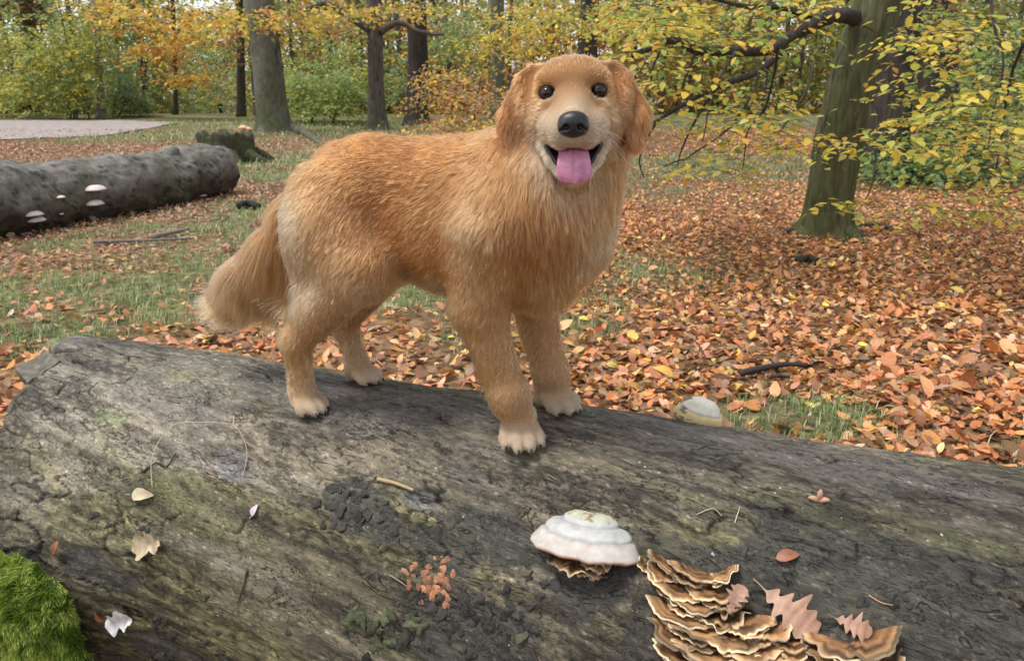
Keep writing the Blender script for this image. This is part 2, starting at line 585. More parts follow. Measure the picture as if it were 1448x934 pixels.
def build_log():
    root = empty('fallen_log', LOG_C + np.array([0, 0, -0.36]), 'huge barkless grey log lying across the front under the dog', 'log')
    sa = np.concatenate([np.arange(S0, 0.62, 0.0042), np.linspace(0.62, S1, 60)[1:]])
    pa = np.concatenate([np.linspace(-math.pi, -0.75, 40)[:-1], np.arange(-0.75, 2.0, 0.0098), np.linspace(2.0, math.pi, 20)[1:]])
    pa = pa[:-1]
    Sg, Pg = np.meshgrid(sa, pa, indexing='ij')
    s, v = Sg.ravel(), (Pg * LOG_R).ravel()
    ph = Pg.ravel()
    s_end = np.interp(ph, END_PH, END_S) + 0.018 * (fbm(np.stack([ph * 9, ph * 0], -1), 3, 61) - .5)
    run = s - S0
    s = s + (s_end - S0) * np.clip(1 - run / 0.6, 0, 1)
    s2 = s
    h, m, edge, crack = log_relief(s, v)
    h = h - 0.016 * np.exp(-run / 0.02)
    # the open split that frees a plank at the broken end
    (sa_, va_), (sb_, vb_) = log_ray(87, 511), log_ray(38, 543)
    ab = np.array([sb_ - sa_, vb_ - va_]); tt_ = ((s - sa_) * ab[0] + (v - va_) * ab[1]) / (ab @ ab)
    dd_ = np.abs((s - sa_) * ab[1] - (v - va_) * ab[0]) / np.linalg.norm(ab)
    split = sstep(0.0115, 0.004, dd_ + .004 * np.clip(tt_, 0, 1)) * sstep(-.12, .02, tt_) * (tt_ < 1.6)
    split = split * 0
    d = np.cos(ph)[:, None] * np.array([0, 0, 1.0]) - np.sin(ph)[:, None] * LN
    V = LOG_C + s2[:, None] * LU + (LOG_R + h)[:, None] * d
    ns, npn = len(sa), len(pa)
    i = np.arange(ns - 1)[:, None] * npn
    j = np.arange(npn)[None]
    j2 = (j + 1) % npn
    F = np.stack([i + j, i + npn + j, i + npn + j2, i + j2], -1).reshape(-1, 4)
    vs = v - 0.16 * s
    # colour of the wood: weathered grey-brown with ochre, olive and black areas
    big = fbm(np.stack([s * 2.2, vs * 5], -1), 3, 71)
    streak = fbm(np.stack([s * 8, vs * 46], -1), 4, 73)
    fine = fbm(np.stack([s * 50, vs * 150], -1) + 3 * fbm(np.stack([s * 12, vs * 12], -1), 2, 76)[:, None], 3, 75)
    c = np.array([0.122, 0.104, 0.076])[None] * np.clip(0.66 + 1.5 * (streak - .5) + 1.7 * (fine - .5), .30, 2.0)[:, None]
    olv = sstep(.42, .6, fbm(np.stack([s * 1.6, vs * 7], -1), 3, 78))[:, None]
    c = c * (0.45 + 1.25 * big)[:, None] * (np.array([1, 1, 1]) * (1 - olv) + np.array([.98, 1.02, .72]) * olv)
    def blend(c, col, w):
        return c * (1 - w[:, None]) + np.asarray(col)[None] * (0.45 + 0.6 * streak + .5 * fine)[:, None] * w[:, None]
    brk = sstep(.36, .56, .5 * streak + .5 * fbm(np.stack([s * 14, vs * 26], -1), 3, 79))
    c = blend(c, (0.138, 0.124, 0.106), 0.65 * sstep(.9, .3, ph) * sstep(0.5, 0.66, fbm(np.stack([s * 3, vs * 8], -1) + 9, 3, 77)))
    for k, col, w in (('olive', (0.10, 0.10, 0.05), .6), ('ochre', (0.170, 0.145, 0.092), .6), ('pale', (0.205, 0.182, 0.148), .6), ('green', (0.17, 0.20, 0.09), .55),
                      ('green2', (0.10, 0.11, 0.05), .4), ('blue', (0.15, 0.155, 0.18), .45), ('dark', (0.032, 0.031, 0.029), .7), ('crust', (0.048, 0.045, 0.039), .85)):
        c = blend(c, col, w * (m[k] * (.35 + .65 * brk) if k not in ('crust', 'dark') else sstep(.25, .6, m[k] * (.6 + .7 * brk))))
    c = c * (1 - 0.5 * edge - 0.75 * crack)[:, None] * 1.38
    c = c * (1 + .40 * sstep(-.65, -1.4, s) * sstep(.55, .2, v))[:, None]
    c = c * (1 - .9 * split)[:, None]
    # pale crumbs and flecks
    fl = vnoise(np.stack([s * 150, vs * 230], -1), 81)
    c = np.where((fl > 0.93)[:, None], c * 1.9 + 0.02, c)
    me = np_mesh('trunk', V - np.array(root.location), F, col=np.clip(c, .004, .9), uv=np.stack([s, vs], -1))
    mt, nd, lk, b = new_mat('weathered_log_wood')
    a = N(nd, "ShaderNodeAttribute", attribute_name="col")
    uvn = nd.new("ShaderNodeUVMap")
    mp = mapping(nd, lk, uvn.outputs[0], (1, 3.2, 1))
    grain = noise(nd, lk, mp, 75, 6, 0.65, 0.9)
    mp2 = mapping(nd, lk, uvn.outputs[0], (1, 2.4, 1))
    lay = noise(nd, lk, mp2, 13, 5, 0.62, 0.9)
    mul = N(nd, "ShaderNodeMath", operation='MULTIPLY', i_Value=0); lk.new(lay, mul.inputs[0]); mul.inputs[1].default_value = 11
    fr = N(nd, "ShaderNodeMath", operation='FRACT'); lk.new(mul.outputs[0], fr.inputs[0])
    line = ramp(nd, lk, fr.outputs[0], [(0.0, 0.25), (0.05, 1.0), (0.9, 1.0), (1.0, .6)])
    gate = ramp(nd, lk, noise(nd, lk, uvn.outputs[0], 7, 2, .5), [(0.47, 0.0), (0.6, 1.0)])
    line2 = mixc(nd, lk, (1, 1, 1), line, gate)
    mp3 = mapping(nd, lk, uvn.outputs[0], (1, 2.6, 1))
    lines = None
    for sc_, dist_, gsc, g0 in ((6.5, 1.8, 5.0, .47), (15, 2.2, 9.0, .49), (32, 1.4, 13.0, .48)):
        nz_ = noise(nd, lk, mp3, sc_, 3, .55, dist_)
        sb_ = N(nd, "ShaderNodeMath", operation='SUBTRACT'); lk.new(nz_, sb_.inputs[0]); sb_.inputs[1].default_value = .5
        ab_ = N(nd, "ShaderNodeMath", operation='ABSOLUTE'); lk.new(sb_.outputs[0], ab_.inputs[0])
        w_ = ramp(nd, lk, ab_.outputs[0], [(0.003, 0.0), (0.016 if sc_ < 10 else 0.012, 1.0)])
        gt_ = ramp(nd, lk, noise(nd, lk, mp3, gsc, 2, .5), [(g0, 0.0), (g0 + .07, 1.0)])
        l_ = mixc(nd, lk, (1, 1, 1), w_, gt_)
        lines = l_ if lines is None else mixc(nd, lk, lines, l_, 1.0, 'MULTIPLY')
    mp4 = mapping(nd, lk, uvn.outputs[0], (1, 13, 1))
    fib = ramp(nd, lk, noise(nd, lk, mp4, 26, 5, .7, .4), [(.3, .55), (.5, 1.0), (.72, 1.6)])
    gv = ramp(nd, lk, grain, [(0.3, 0.58), (0.52, 0.97), (0.75, 1.55)])
    cc = mixc(nd, lk, a.outputs["Color"], gv, 1.0, 'MULTIPLY')
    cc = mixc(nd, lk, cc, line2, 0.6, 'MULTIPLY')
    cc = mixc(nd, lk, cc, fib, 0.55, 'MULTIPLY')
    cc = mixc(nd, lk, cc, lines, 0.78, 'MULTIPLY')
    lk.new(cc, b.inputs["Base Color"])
    rg = ramp(nd, lk, noise(nd, lk, uvn.outputs[0], 9, 4, .6), [(0.3, 0.42), (0.7, 0.68)])
    lk.new(rg, b.inputs["Roughness"])
    b.inputs["Specular IOR Level"].default_value = 0.33
    flr = N(nd, "ShaderNodeMath", operation='FLOOR'); lk.new(mul.outputs[0], flr.inputs[0])
    bn = bump(nd, lk, grain, 0.55, 0.005)
    bn = bump(nd, lk, line2, 0.6, 0.005, bn)
    bn = bump(nd, lk, lines, 0.7, 0.006, bn)
    bn = bump(nd, lk, fib, 0.5, 0.004, bn)
    lk.new(bn, b.inputs["Normal"])
    link('trunk', me, mt, root)
    # broken left end: cut face and the split-off splinter
    endm = plain_mat('broken_end_wood', (0.11, 0.092, 0.065), 0.8, 0.2, ns=25, amt=.5, bd=.01)
    ring = V[:npn]
    cen = ring.mean(0) + LU * 0.03
    k = 10
    EV = [ring]
    for q in range(1, k):
        t = q / k
        P = ring * (1 - t) + cen * t
        P = P + LU[None] * (0.05 * (fbm(P * 12, 3, 65) - 0.4))[:, None] * min(1, t * 3)
        EV.append(P)
    EV = np.vstack(EV + [cen[None]])
    EF = [np.stack([(q * npn + j2)[0], (q * npn + j)[0], ((q + 1) * npn + j)[0], ((q + 1) * npn + j2)[0]], -1) for q in range(k - 1)]
    tri = np.stack([((k - 1) * npn + j2)[0], ((k - 1) * npn + j)[0], np.full(npn, k * npn)], -1)
    link('broken_end', np_mesh('broken_end', EV - np.array(root.location), [np.vstack(EF), tri]), endm, root)
    return root, mt

fallen_log, LOG_MAT = build_log()

# ------------------------------------------------------------------ the ground
def ground_h(x, y):
    x, y = np.asarray(x, float), np.asarray(y, float)
    P = np.stack([x, y], -1)
    h = 0.10 * (fbm(P * 0.25, 2, 201) - 0.5) * sstep(2.5, 9, y) + 0.05 * (fbm(P * 1.1, 3, 203) - 0.5)
    return h - 0.045 * np.maximum(y - 43, 0) * sstep(43, 52, y)

_G = {}
def blob(P, pts):
    """painted weight on the ground: pts of (pixel x, pixel y, radius m along the view, weight)"""
    w = np.zeros(len(P))
    for px, py, r, a in pts:
        c = ground_at(px, py)
        d = (P[:, 0] - c[0]) ** 2 + ((P[:, 1] - c[1])) ** 2
        w = np.maximum(w, a * np.exp(-d / (r * r)))
    return w

GRASS = [(60, 420, .9, .9), (160, 400, .9, 1), (250, 370, .9, 1), (200, 330, .6, .8), (240, 430, .6, .9), (310, 330, .7, .8), (200, 350, .7, .6), (330, 440, .5, .7), (90, 470, .4, .8), (600, 420, .45, 1), (560, 400, .4, .7), (650, 480, .25, .8), (850, 410, .5, .8), (820, 470, .3, .7), (900, 380, .8, .55),
         (1080, 590, .25, 1), (1150, 590, .3, 1), (1210, 610, .25, .7), (1380, 640, .18, .6), (370, 250, 1.2, .9), (400, 225, 1.5, .8), (330, 300, .8, .9), (120, 350, .5, .7), (280, 190, 3.5, .8), (220, 196, 2.5, .8), (60, 162, 9, .9), (440, 175, 6, .8), (500, 185, 5, .7), (420, 300, .9, .5),
         (960, 235, 2.6, .95), (1060, 235, 2.6, .9), (1150, 245, 2.0, .6), (930, 270, 1.0, .6), (900, 250, 1.6, .8), (700, 250, 2.5, .5), (620, 215, 4, .5)]

def grass_w(P):
    n = fbm(P * np.array([1.6, 1.6]), 3, 211)
    n2 = fbm(P * 0.22, 3, 213)
    w = blob(P, GRASS) * (0.45 + 1.3 * sstep(.3, .62, n)) + .75 * sstep(27, 34, P[:, 1]) + 0.25 * sstep(.55, .7, n2) * (P[:, 1] > 9)
    return np.clip(w, 0, 1)

def pathedge(y):
    return 0.5 * (fbm(np.stack([y * .3, y * 0], -1), 3, 221) - .5)

# the path runs out of the frame to the left
PATH_N = np.array([ground_at(x, y)[:2] for x, y in ((-500, 212), (-250, 207), (-60, 200), (30, 197), (120, 193), (185, 187), (225, 181), (246, 177))])
PATH_F = np.array([ground_at(x, y)[:2] for x, y in ((-500, 166), (-250, 168), (-60, 170.5), (30, 171), (110, 172), (165, 172.5), (205, 173.5), (230, 174.5), (246, 176.5))])
def in_path(P):
    poly = np.vstack([PATH_N, PATH_F[::-1]])
    x, y = P[:, 0], P[:, 1]
    c = np.zeros(len(P), bool)
    for a, b in zip(poly, np.roll(poly, -1, 0)):
        m = (a[1] > y) != (b[1] > y)
        c ^= m & (x < (b[0] - a[0]) * (y - a[1]) / (b[1] - a[1] + 1e-12) + a[0])
    return c

def build_ground():
    ys = np.concatenate([np.arange(-3, 1.6, .5), np.arange(1.6, 6, .05), np.arange(6, 14, .12), np.arange(14, 60, .7), np.arange(60, 420, 14)])
    q = np.concatenate([-np.geomspace(1, 60, 40)[::-1] / 60, np.linspace(-1 / 60, 1 / 60, 3)[1:2], np.geomspace(1, 60, 40) / 60])
    xs = np.sort(np.concatenate([np.arange(-4, 6, .06), -4 - np.geomspace(.06, 300, 60), 6 + np.geomspace(.06, 300, 60)]))
    X, Y = np.meshgrid(xs, ys, indexing='ij')
    x, y = X.ravel(), Y.ravel()
    P = np.stack([x, y], -1)
    V = np.stack([x, y, ground_h(x, y)], -1)
    ny = len(ys)
    i = np.arange(len(xs) - 1)[:, None] * ny; j = np.arange(ny - 1)[None]
    F = np.stack([i + j, i + ny + j, i + ny + j + 1, i + j + 1], -1).reshape(-1, 4)
    g = grass_w(P)
    n = fbm(P * 3, 4, 231)
    leafc = np.array([.20, .125, .075])[None] * (.6 + .8 * n)[:, None]
    grc = np.array([.165, .165, .085])[None] * (.6 + .8 * n)[:, None]
    pale = sstep(7, 10, y) * sstep(-1, 2, x)
    grc = grc * (1 - .5 * pale)[:, None] + np.array([.15, .145, .085])[None] * (.5 * pale)[:, None]
    far = sstep(20, 32, y)
    leafc = leafc * (1 - far)[:, None] + np.array([.13, .105, .062])[None] * far[:, None]
    c = leafc * (1 - g)[:, None] + grc * g[:, None]
    m, nd, lk, b = new_mat('forest_floor')
    a = N(nd, "ShaderNodeAttribute", attribute_name="col")
    tc = nd.new("ShaderNodeTexCoord")
    n1 = noise(nd, lk, tc.outputs["Object"], 14, 6, .7)
    vo = nd.new("ShaderNodeTexVoronoi"); vo.inputs["Scale"].default_value = 16
    lk.new(tc.outputs["Object"], vo.inputs["Vector"])
    v = ramp(nd, lk, n1, [(.3, .45), (.7, 1.6)])
    cc = mixc(nd, lk, a.outputs["Color"], v, 1.0, 'MULTIPLY')
    vv = ramp(nd, lk, vo.outputs["Color"], [(.2, (.55, .5, .45)), (.8, (1.5, 1.4, 1.25))])
    cc = mixc(nd, lk, cc, vv, .8, 'MULTIPLY')
    lk.new(cc, b.inputs["Base Color"])
    b.inputs["Roughness"].default_value = .9
    b.inputs["Specular IOR Level"].default_value = .15
    lk.new(bump(nd, lk, n1, .8, .03), b.inputs["Normal"])
    o = link('ground', np_mesh('ground', V, F, col=c), m)
    tag(o, kind='structure')
    # path
    k = 60
    A, B = catmull(PATH_N, k), catmull(PATH_F, k)
    m2 = 9
    t = np.linspace(0, 1, m2)
    Pp = A[:, None] * (1 - t[None, :, None]) + B[:, None] * t[None, :, None]
    Pp[:, 0, 1] += 1.3 * (vnoise(np.stack([Pp[:, 0, 0] * 1.6, Pp[:, 0, 0] * 0], -1), 5) - .5)
    Pp[:, -1, 1] += 1.6 * (vnoise(np.stack([Pp[:, 0, 0] * .9, Pp[:, 0, 0] * 0], -1), 6) - .5)
    Pp = Pp.reshape(-1, 2)
    Vp = np.concatenate([Pp, (ground_h(Pp[:, 0], Pp[:, 1]) + .03)[:, None]], 1)
    i = np.arange(k - 1)[:, None] * m2; j = np.arange(m2 - 1)[None]
    Fp = np.stack([i + j, i + m2 + j, i + m2 + j + 1, i + j + 1], -1).reshape(-1, 4)
    pm = plain_mat('pale_path_gravel', (.34, .295, .280), .9, .2, ns=3.0, amt=.35, bd=.03)
    o = link('path', np_mesh('path', Vp, Fp), pm)
    tag(o, kind='structure')

build_ground()

# ---- leaf shapes
def leaf_shape(kind, L=1.0):
    """unit leaf, stalk end at the origin, along +x, lying in xy, with a little fold and curl: V, F"""
    if kind == 'beech':
        xs = np.array([0, .12, .34, .60, .84, 1.0]); w = np.array([.0, .20, .31, .28, .15, 0])
        cup = .10; curl = .20
    elif kind == 'round':
        xs = np.array([0, .10, .32, .62, .88, 1.0]); w = np.array([.0, .26, .42, .38, .18, 0]); cup = .14; curl = .1
    elif kind == 'ovate':
        xs = np.array([0, .14, .42, .74, 1.0]); w = np.array([.0, .20, .31, .20, 0]); cup = .16; curl = .22
    elif kind == 'curled':
        xs = np.array([0, .12, .34, .60, .84, 1.0]); w = np.array([.0, .17, .26, .24, .13, 0]); cup = .42; curl = .45
    else:  # oak, lobed
        xs = np.array([0, .10, .22, .30, .44, .52, .68, .76, .90, 1.0]); w = np.array([.0, .05, .20, .10, .34, .17, .36, .20, .20, 0]); cup = .08; curl = .16
    V, F = [], []
    for x, h in zip(xs, w):
        z = -curl * (x - .45) ** 2
        V += [(x, h, z + cup * h * h * 3), (x, 0, z), (x, -h, z + cup * h * h * 3)]
    n = len(xs)
    for k in range(n - 1):
        a = 3 * k
        F += [(a, a + 1, a + 4, a + 3), (a + 1, a + 2, a + 5, a + 4)]
    # thin stalk
    s = len(V)
    V += [(0, .012, 0), (0, -.012, 0), (-.22, -.008, .03), (-.22, .008, .03)]
    F += [(s, s + 1, s + 2, s + 3)]
    V, F = np.array(V), np.array(F)
    V[:, 2] -= curl * -.08
    return V, F

LEAF = {k: leaf_shape(k) for k in ('beech', 'round', 'curled', 'oak')}
OVATE = leaf_shape('ovate')

def low_leaf(kind):
    if kind == 0:      # middle distance: folded six sided blade
        V = np.array([(0, 0, 0), (.3, .26, .09), (.3, 0, .0), (.3, -.26, .09), (.72, .22, .06), (.72, 0, -.02), (.72, -.22, .06), (1, 0, -.08)])
        return V, np.array([(0, 2, 1, 1), (0, 3, 2, 2), (1, 2, 5, 4), (2, 3, 6, 5), (4, 5, 7, 7), (5, 6, 7, 7)])
    V = np.array([(0, 0, 0), (.45, .34, .10), (.45, -.34, .10), (1, 0, -.06)])
    return V, np.array([(0, 3, 1), (0, 2, 3)])
def tri_only(VF):
    V, F = VF
    out = []
    for f in F:
        f = list(dict.fromkeys(f))
        out += [(f[0], f[k], f[k + 1]) for k in range(1, len(f) - 1)]
    return V, np.array(out)
LOW = [tri_only(low_leaf(0)), low_leaf(1)]

def rot_from(yaw, pitch, roll):
    cy, sy, cp, sp, cr, sr = np.cos(yaw), np.sin(yaw), np.cos(pitch), np.sin(pitch), np.cos(roll), np.sin(roll)
    M = np.empty(yaw.shape + (3, 3))
    M[..., 0, 0] = cy * cp; M[..., 0, 1] = cy * sp * sr - sy * cr; M[..., 0, 2] = cy * sp * cr + sy * sr
    M[..., 1, 0] = sy * cp; M[..., 1, 1] = sy * sp * sr + cy * cr; M[..., 1, 2] = sy * sp * cr - cy * sr
    M[..., 2, 0] = -sp; M[..., 2, 1] = cp * sr; M[..., 2, 2] = cp * cr
    return M

def scatter(bag, shape, pos, M, size, col):
    V, F = shape
    W = np.einsum('nij,kj->nki', M, V) * np.asarray(size)[:, None, None] + pos[:, None]
    n, k = W.shape[:2]
    FF = (F[None] + (np.arange(n) * k)[:, None, None]).reshape(-1, F.shape[1])
    bag.add(W.reshape(-1, 3), FF, np.repeat(col, k, 0))

LITTER = np.array([lin(*c) for c in ((176, 98, 52), (198, 116, 60), (150, 84, 50), (120, 68, 46), (206, 140, 92), (188, 128, 100), (214, 158, 60), (224, 180, 80), (92, 56, 42), (200, 150, 120), (166, 92, 62), (212, 128, 52), (112, 84, 74), (192, 154, 138))]) * .92 + np.array([.70, .52, .32]) * .24
LITTER = np.clip(LITTER * 1.28 * np.array([.90, .86, .71]), 0, .8)
LITTER_P = np.array([.14, .13, .13, .09, .10, .10, .04, .025, .06, .08, .08, .045, .09, .07]); LITTER_P /= LITTER_P.sum()

def in_log(x, y):
    q = x * LN[0] + y * LN[1]
    s = x * LU[0] + y * LU[1]
    return (np.abs(q - 1.435) < .40) & (s > S0 + .05)

def build_litter():
    mat = attr_mat('dead_leaf', .5, .5, transl=.18, noise_scale=60, noise_amt=.25)
    # how many per square metre, by distance
    cand = []
    for y0, y1, dens in ((1.3, 5, 1300), (5, 9, 950), (9, 14, 460), (14, 28, 130)):
        n = int(dens * (y1 - y0) * 1.45 * (y0 + y1) / 2)
        y = rng.uniform(y0, y1, n)
        x = rng.uniform(-.75, .75, n) * (y + 1.0)
        cand.append(np.stack([x, y], -1))
    P = np.vstack(cand)
    g = grass_w(P)
    keep = rng.random(len(P)) < np.clip(1.0 - .86 * g, .1, 1) * np.where((P[:, 0] < .2) & (P[:, 1] < 9), .5, 1)
    keep &= ~in_log(P[:, 0], P[:, 1]) & ~(in_path(P) & (rng.random(len(P)) < .62))
    P = P[keep]
    n = len(P)
    ci = rng.choice(len(LITTER), n, p=LITTER_P)
    col = LITTER[ci] * rng.choice([.35, .7, .9, 1.05, 1.3], n, p=[.12, .22, .28, .24, .14])[:, None] * rng.uniform(.85, 1.15, n)[:, None]
    col = np.clip(col * rng.normal(1, .07, (n, 3)), .01, .85)
    leftside = sstep(0, -2, P[:, 0]) * .6 * sstep(4, 9, P[:, 1])
    col = col * (1 - leftside[:, None]) + (np.array([.42, .27, .22])[None] * rng.uniform(.5, 1.2, n)[:, None]) * leftside[:, None]
    size = rng.uniform(.028, .066, n) * np.where(rng.random(n) < .12, 1.5, 1.0) * np.where(P[:, 1] > 14, 1.3, 1.0)
    size = size * (1 + .26 * sstep(6.5, 3.8, P[:, 1]))
    z = ground_h(P[:, 0], P[:, 1]) + rng.uniform(.004, .034, n)
    pos = np.concatenate([P, z[:, None]], 1)
    M = rot_from(rng.uniform(0, 2 * np.pi, n), rng.normal(0, .42, n), rng.normal(0, .48, n) + np.pi * (rng.random(n) < .3))
    kinds = rng.choice(['beech', 'curled', 'round', 'oak'], n, p=[.33, .36, .07, .24])
    # the three hundred that show largest are objects of their own
    dist = np.hypot(P[:, 0], P[:, 1])
    px = 724 + 1100 * P[:, 0] / (P[:, 1] * math.cos(PITCH) + 1.45 * math.sin(PITCH))
    seen = (px > 5) & (px < 1443) & (P[:, 1] * LN[1] + P[:, 0] * LN[0] > 1.95)
    order = np.argsort(np.where(seen, dist / size, 1e9))[:300]
    own = np.zeros(n, bool); own[order] = True
    bag = Bag()
    near, far_ = P[:, 1] < 5.2, P[:, 1] > 10.5
    scatter(bag, LOW[0], pos[~near & ~far_ & ~own], M[~near & ~far_ & ~own], size[~near & ~far_ & ~own], col[~near & ~far_ & ~own])
    scatter(bag, LOW[1], pos[far_ & ~own], M[far_ & ~own], size[far_ & ~own], col[far_ & ~own])
    for k in LEAF:
        m = (kinds == k) & ~own & near
        scatter(bag, LEAF[k], pos[m], M[m], size[m], col[m])
    o = link('leaf_litter', bag.mesh('leaf_litter'), mat)
    tag(o, kind='stuff')
    protos = {}
    names = ['russet brown', 'orange brown', 'brown', 'dark brown', 'pale orange', 'pinkish tan', 'golden yellow', 'bright yellow', 'blackish brown', 'pale tan', 'reddish brown', 'bright orange', 'greyish brown', 'pale pinkish']
    kn = {'beech': 'oval', 'curled': 'curled', 'round': 'broad', 'oak': 'lobed'}
    for i in order:
        key = (kinds[i], ci[i])
        if key not in protos:
            V, F = LEAF[kinds[i]]
            protos[key] = np_mesh('fallen_leaf', V, F, col=np.repeat(LITTER[ci[i]][None], len(V), 0))
        o = link('fallen_leaf', protos[key], mat)
        mw = Matrix((M[i] * size[i]).tolist()).to_4x4(); mw.translation = Vector(pos[i])
        o.matrix_world = mw
        side = 'right of the front paws' if px[i] > 840 else ('between the dog legs' if px[i] > 560 else 'left of the hind paws')
        tag(o, f"{names[ci[i]]} {kn[kinds[i]]} fallen leaf behind the log, {side}", 'leaf', 'fallen leaves behind the log')
    return mat

LEAF_MAT = build_litter()

def build_grass():
    mat = attr_mat('grass_blade', .55, .35, transl=.3)
    P = []
    for y0, y1, dens in ((1.4, 5, 4200), (5, 9, 1800), (9, 16, 260), (16, 34, 60)):
        n = int(dens * (y1 - y0) * 1.45 * (y0 + y1) / 2)
        y = rng.uniform(y0, y1, n); x = rng.uniform(-.75, .75, n) * (y + .8)
        P.append(np.stack([x, y], -1))
    P = np.vstack(P)
    g = grass_w(P)
    tuft = sstep(.45, .62, fbm(P * 5, 2, 241))
    keep = (rng.random(len(P)) < np.clip(g * 1.2 - .1, 0, 1) * (.3 + .9 * tuft)) & ~in_log(P[:, 0], P[:, 1]) & ~in_path(P)
    P = P[keep]; n = len(P)
    far = sstep(6, 20, P[:, 1])
    h = rng.uniform(.03, .085, n) * (1 + 1.2 * far); w = rng.uniform(.0016, .0032, n) * (1 + 4 * far)
    a = rng.uniform(0, 2 * np.pi, n); lean = rng.uniform(.2, 1.1, n)
    d = np.stack([np.cos(a), np.sin(a), a * 0], -1); sd = np.stack([-np.sin(a), np.cos(a), a * 0], -1)
    z = ground_h(P[:, 0], P[:, 1])
    b = np.concatenate([P, z[:, None]], 1)
    up = np.array([0, 0, 1.0])
    m1 = b + up * (h * .6)[:, None] + d * (h * lean * .3)[:, None]
    tp = b + up * (h * (1 - .25 * lean))[:, None] + d * (h * lean)[:, None]
    V = np.stack([b - sd * w[:, None], b + sd * w[:, None], m1 - sd * (w * .8)[:, None], m1 + sd * (w * .8)[:, None], tp], 1).reshape(-1, 3)
    k = (np.arange(n) * 5)[:, None]
    F4 = np.concatenate([k, k + 1, k + 3, k + 2], 1); F3 = np.concatenate([k + 2, k + 3, k + 4], 1)
    c = np.where(rng.random(n)[:, None] < .72, np.array([.22, .32, .11]), np.array([.55, .50, .34])) * rng.uniform(.6, 1.5, n)[:, None]
    pale = (sstep(6, 9, P[:, 1]) * sstep(0, 1.5, P[:, 0]))[:, None]
    c = c * (1 - .6 * pale) + np.array([.24, .25, .15]) * .6 * pale
    o = link('grass', np_mesh('grass', V, [F4, F3], col=np.repeat(c, 5, 0)), mat)
    tag(o, kind='stuff')

build_grass()

# ------------------------------------------------------------------ trees
def bark_mat(name, base, moss=0.0, moss_top=1.5, rough=.85, sc=6.0, stretch=.25, crack=.5, light=None):
    m, nd, lk, b = new_mat(name)
    tc = nd.new("ShaderNodeTexCoord")
    mp = mapping(nd, lk, tc.outputs["Object"], (1, 1, stretch))
    n1 = noise(nd, lk, mp, sc * 3, 6, .65, .4)
    n2 = noise(nd, lk, mp, sc * .5, 3, .6)
    base = np.array(base)
    c = ramp(nd, lk, n1, [(.3, base * (1 - crack)), (.55, base), (.75, base * 1.45 if light is None else np.array(light))])
    c = mixc(nd, lk, c, ramp(nd, lk, n2, [(.3, .7), (.7, 1.25)]), 1.0, 'MULTIPLY')
    if moss:
        sp = N(nd, "ShaderNodeSeparateXYZ"); lk.new(tc.outputs["Object"], sp.inputs[0])
        hgt = N(nd, "ShaderNodeMapRange"); lk.new(sp.outputs["Z"], hgt.inputs[0])
        hgt.inputs[1].default_value = 0; hgt.inputs[2].default_value = moss_top; hgt.inputs[3].default_value = 1; hgt.inputs[4].default_value = 0.12
        mn = ramp(nd, lk, noise(nd, lk, mp, sc * .9, 5, .65), [(.36, 0.0), (.58, 1.0)])
        mm = N(nd, "ShaderNodeMath", operation='MULTIPLY'); lk.new(mn, mm.inputs[0]); lk.new(hgt.outputs[0], mm.inputs[1])
        mm2 = N(nd, "ShaderNodeMath", operation='MULTIPLY'); lk.new(mm.outputs[0], mm2.inputs[0]); mm2.inputs[1].default_value = moss
        mm2.use_clamp = True
        mossc = ramp(nd, lk, n1, [(.3, (.035, .045, .014)), (.7, (.10, .115, .035))])
        c = mixc(nd, lk, c, mossc, mm2.outputs[0])
    lk.new(c, b.inputs["Base Color"])
    b.inputs["Roughness"].default_value = rough
    b.inputs["Specular IOR Level"].default_value = .2
    lk.new(bump(nd, lk, n1, .9, .03), b.inputs["Normal"])
    return m

BARK_GREY = bark_mat('beech_bark', (.155, .150, .125), moss=.9, moss_top=3.2, sc=3, stretch=.5, crack=.35)
BARK_MOSSY = bark_mat('mossy_beech_bark', (.125, .122, .066), moss=.7, moss_top=6, sc=7, stretch=.16, crack=.75)
BARK_DARK = bark_mat('dark_bark', (.060, .050, .045), moss=.35, moss_top=2.5, sc=6, stretch=.2, crack=.7)
BARK_BROWN = bark_mat('brown_bark', (.125, .110, .095), moss=.4, moss_top=3, sc=5, stretch=.25, crack=.6)
BARK_BIRCH = bark_mat('birch_bark', (.30, .27, .25), moss=0, sc=4, stretch=3.0, crack=.75, light=(.55, .5, .48))
LEAVES = attr_mat('tree_leaf', .5, .3, transl=.45)
RHOMB = (np.array([(0, 0, 0), (.45, .34, .05), (1, 0, -.04), (.45, -.34, .05)]), np.array([(0, 1, 2, 3)]))

YEL, YGR, GRN, DGR, ORA, BRN, PNK, OLV = [lin(*c) for c in ((234, 206, 84), (184, 186, 98), (140, 158, 102), (84, 112, 68), (220, 168, 92), (168, 118, 84), (204, 164, 142), (150, 154, 98))]

def trunk_path(px_pts, Y, ground=True, top=9.0):
    """pixel points (x, y, width px) from the ground up, all near distance Y -> centre line and radii"""
    C, R = [], []
    for x, y, w in px_pts:
        p = at_depth(x, y, Y)
        C.append(p); R.append(w / 2 * np.linalg.norm(ray_dir(x, y) * [0, 1, 0]) * 0 + w / 2 / 1100 * (Y * math.cos(PITCH) - (p[2] - CAM_H) * math.sin(PITCH)))
    C, R = np.array(C), np.array(R)
    if ground:
        C[0, 2] = ground_h(C[0, 0], C[0, 1]) - .06
    if top and C[-1, 2] < top:
        d = C[-1] - C[-2]
        d = d / np.linalg.norm(d)
        d = nrm(d * .6 + np.array([0, 0, .55]))
        L = (top - C[-1, 2]) / d[2]
        C = np.vstack([C, C[-1] + d * L * .5, C[-1] + d * L])
        R = np.concatenate([R, [R[-1] * .85, R[-1] * .6]])
    return C, R

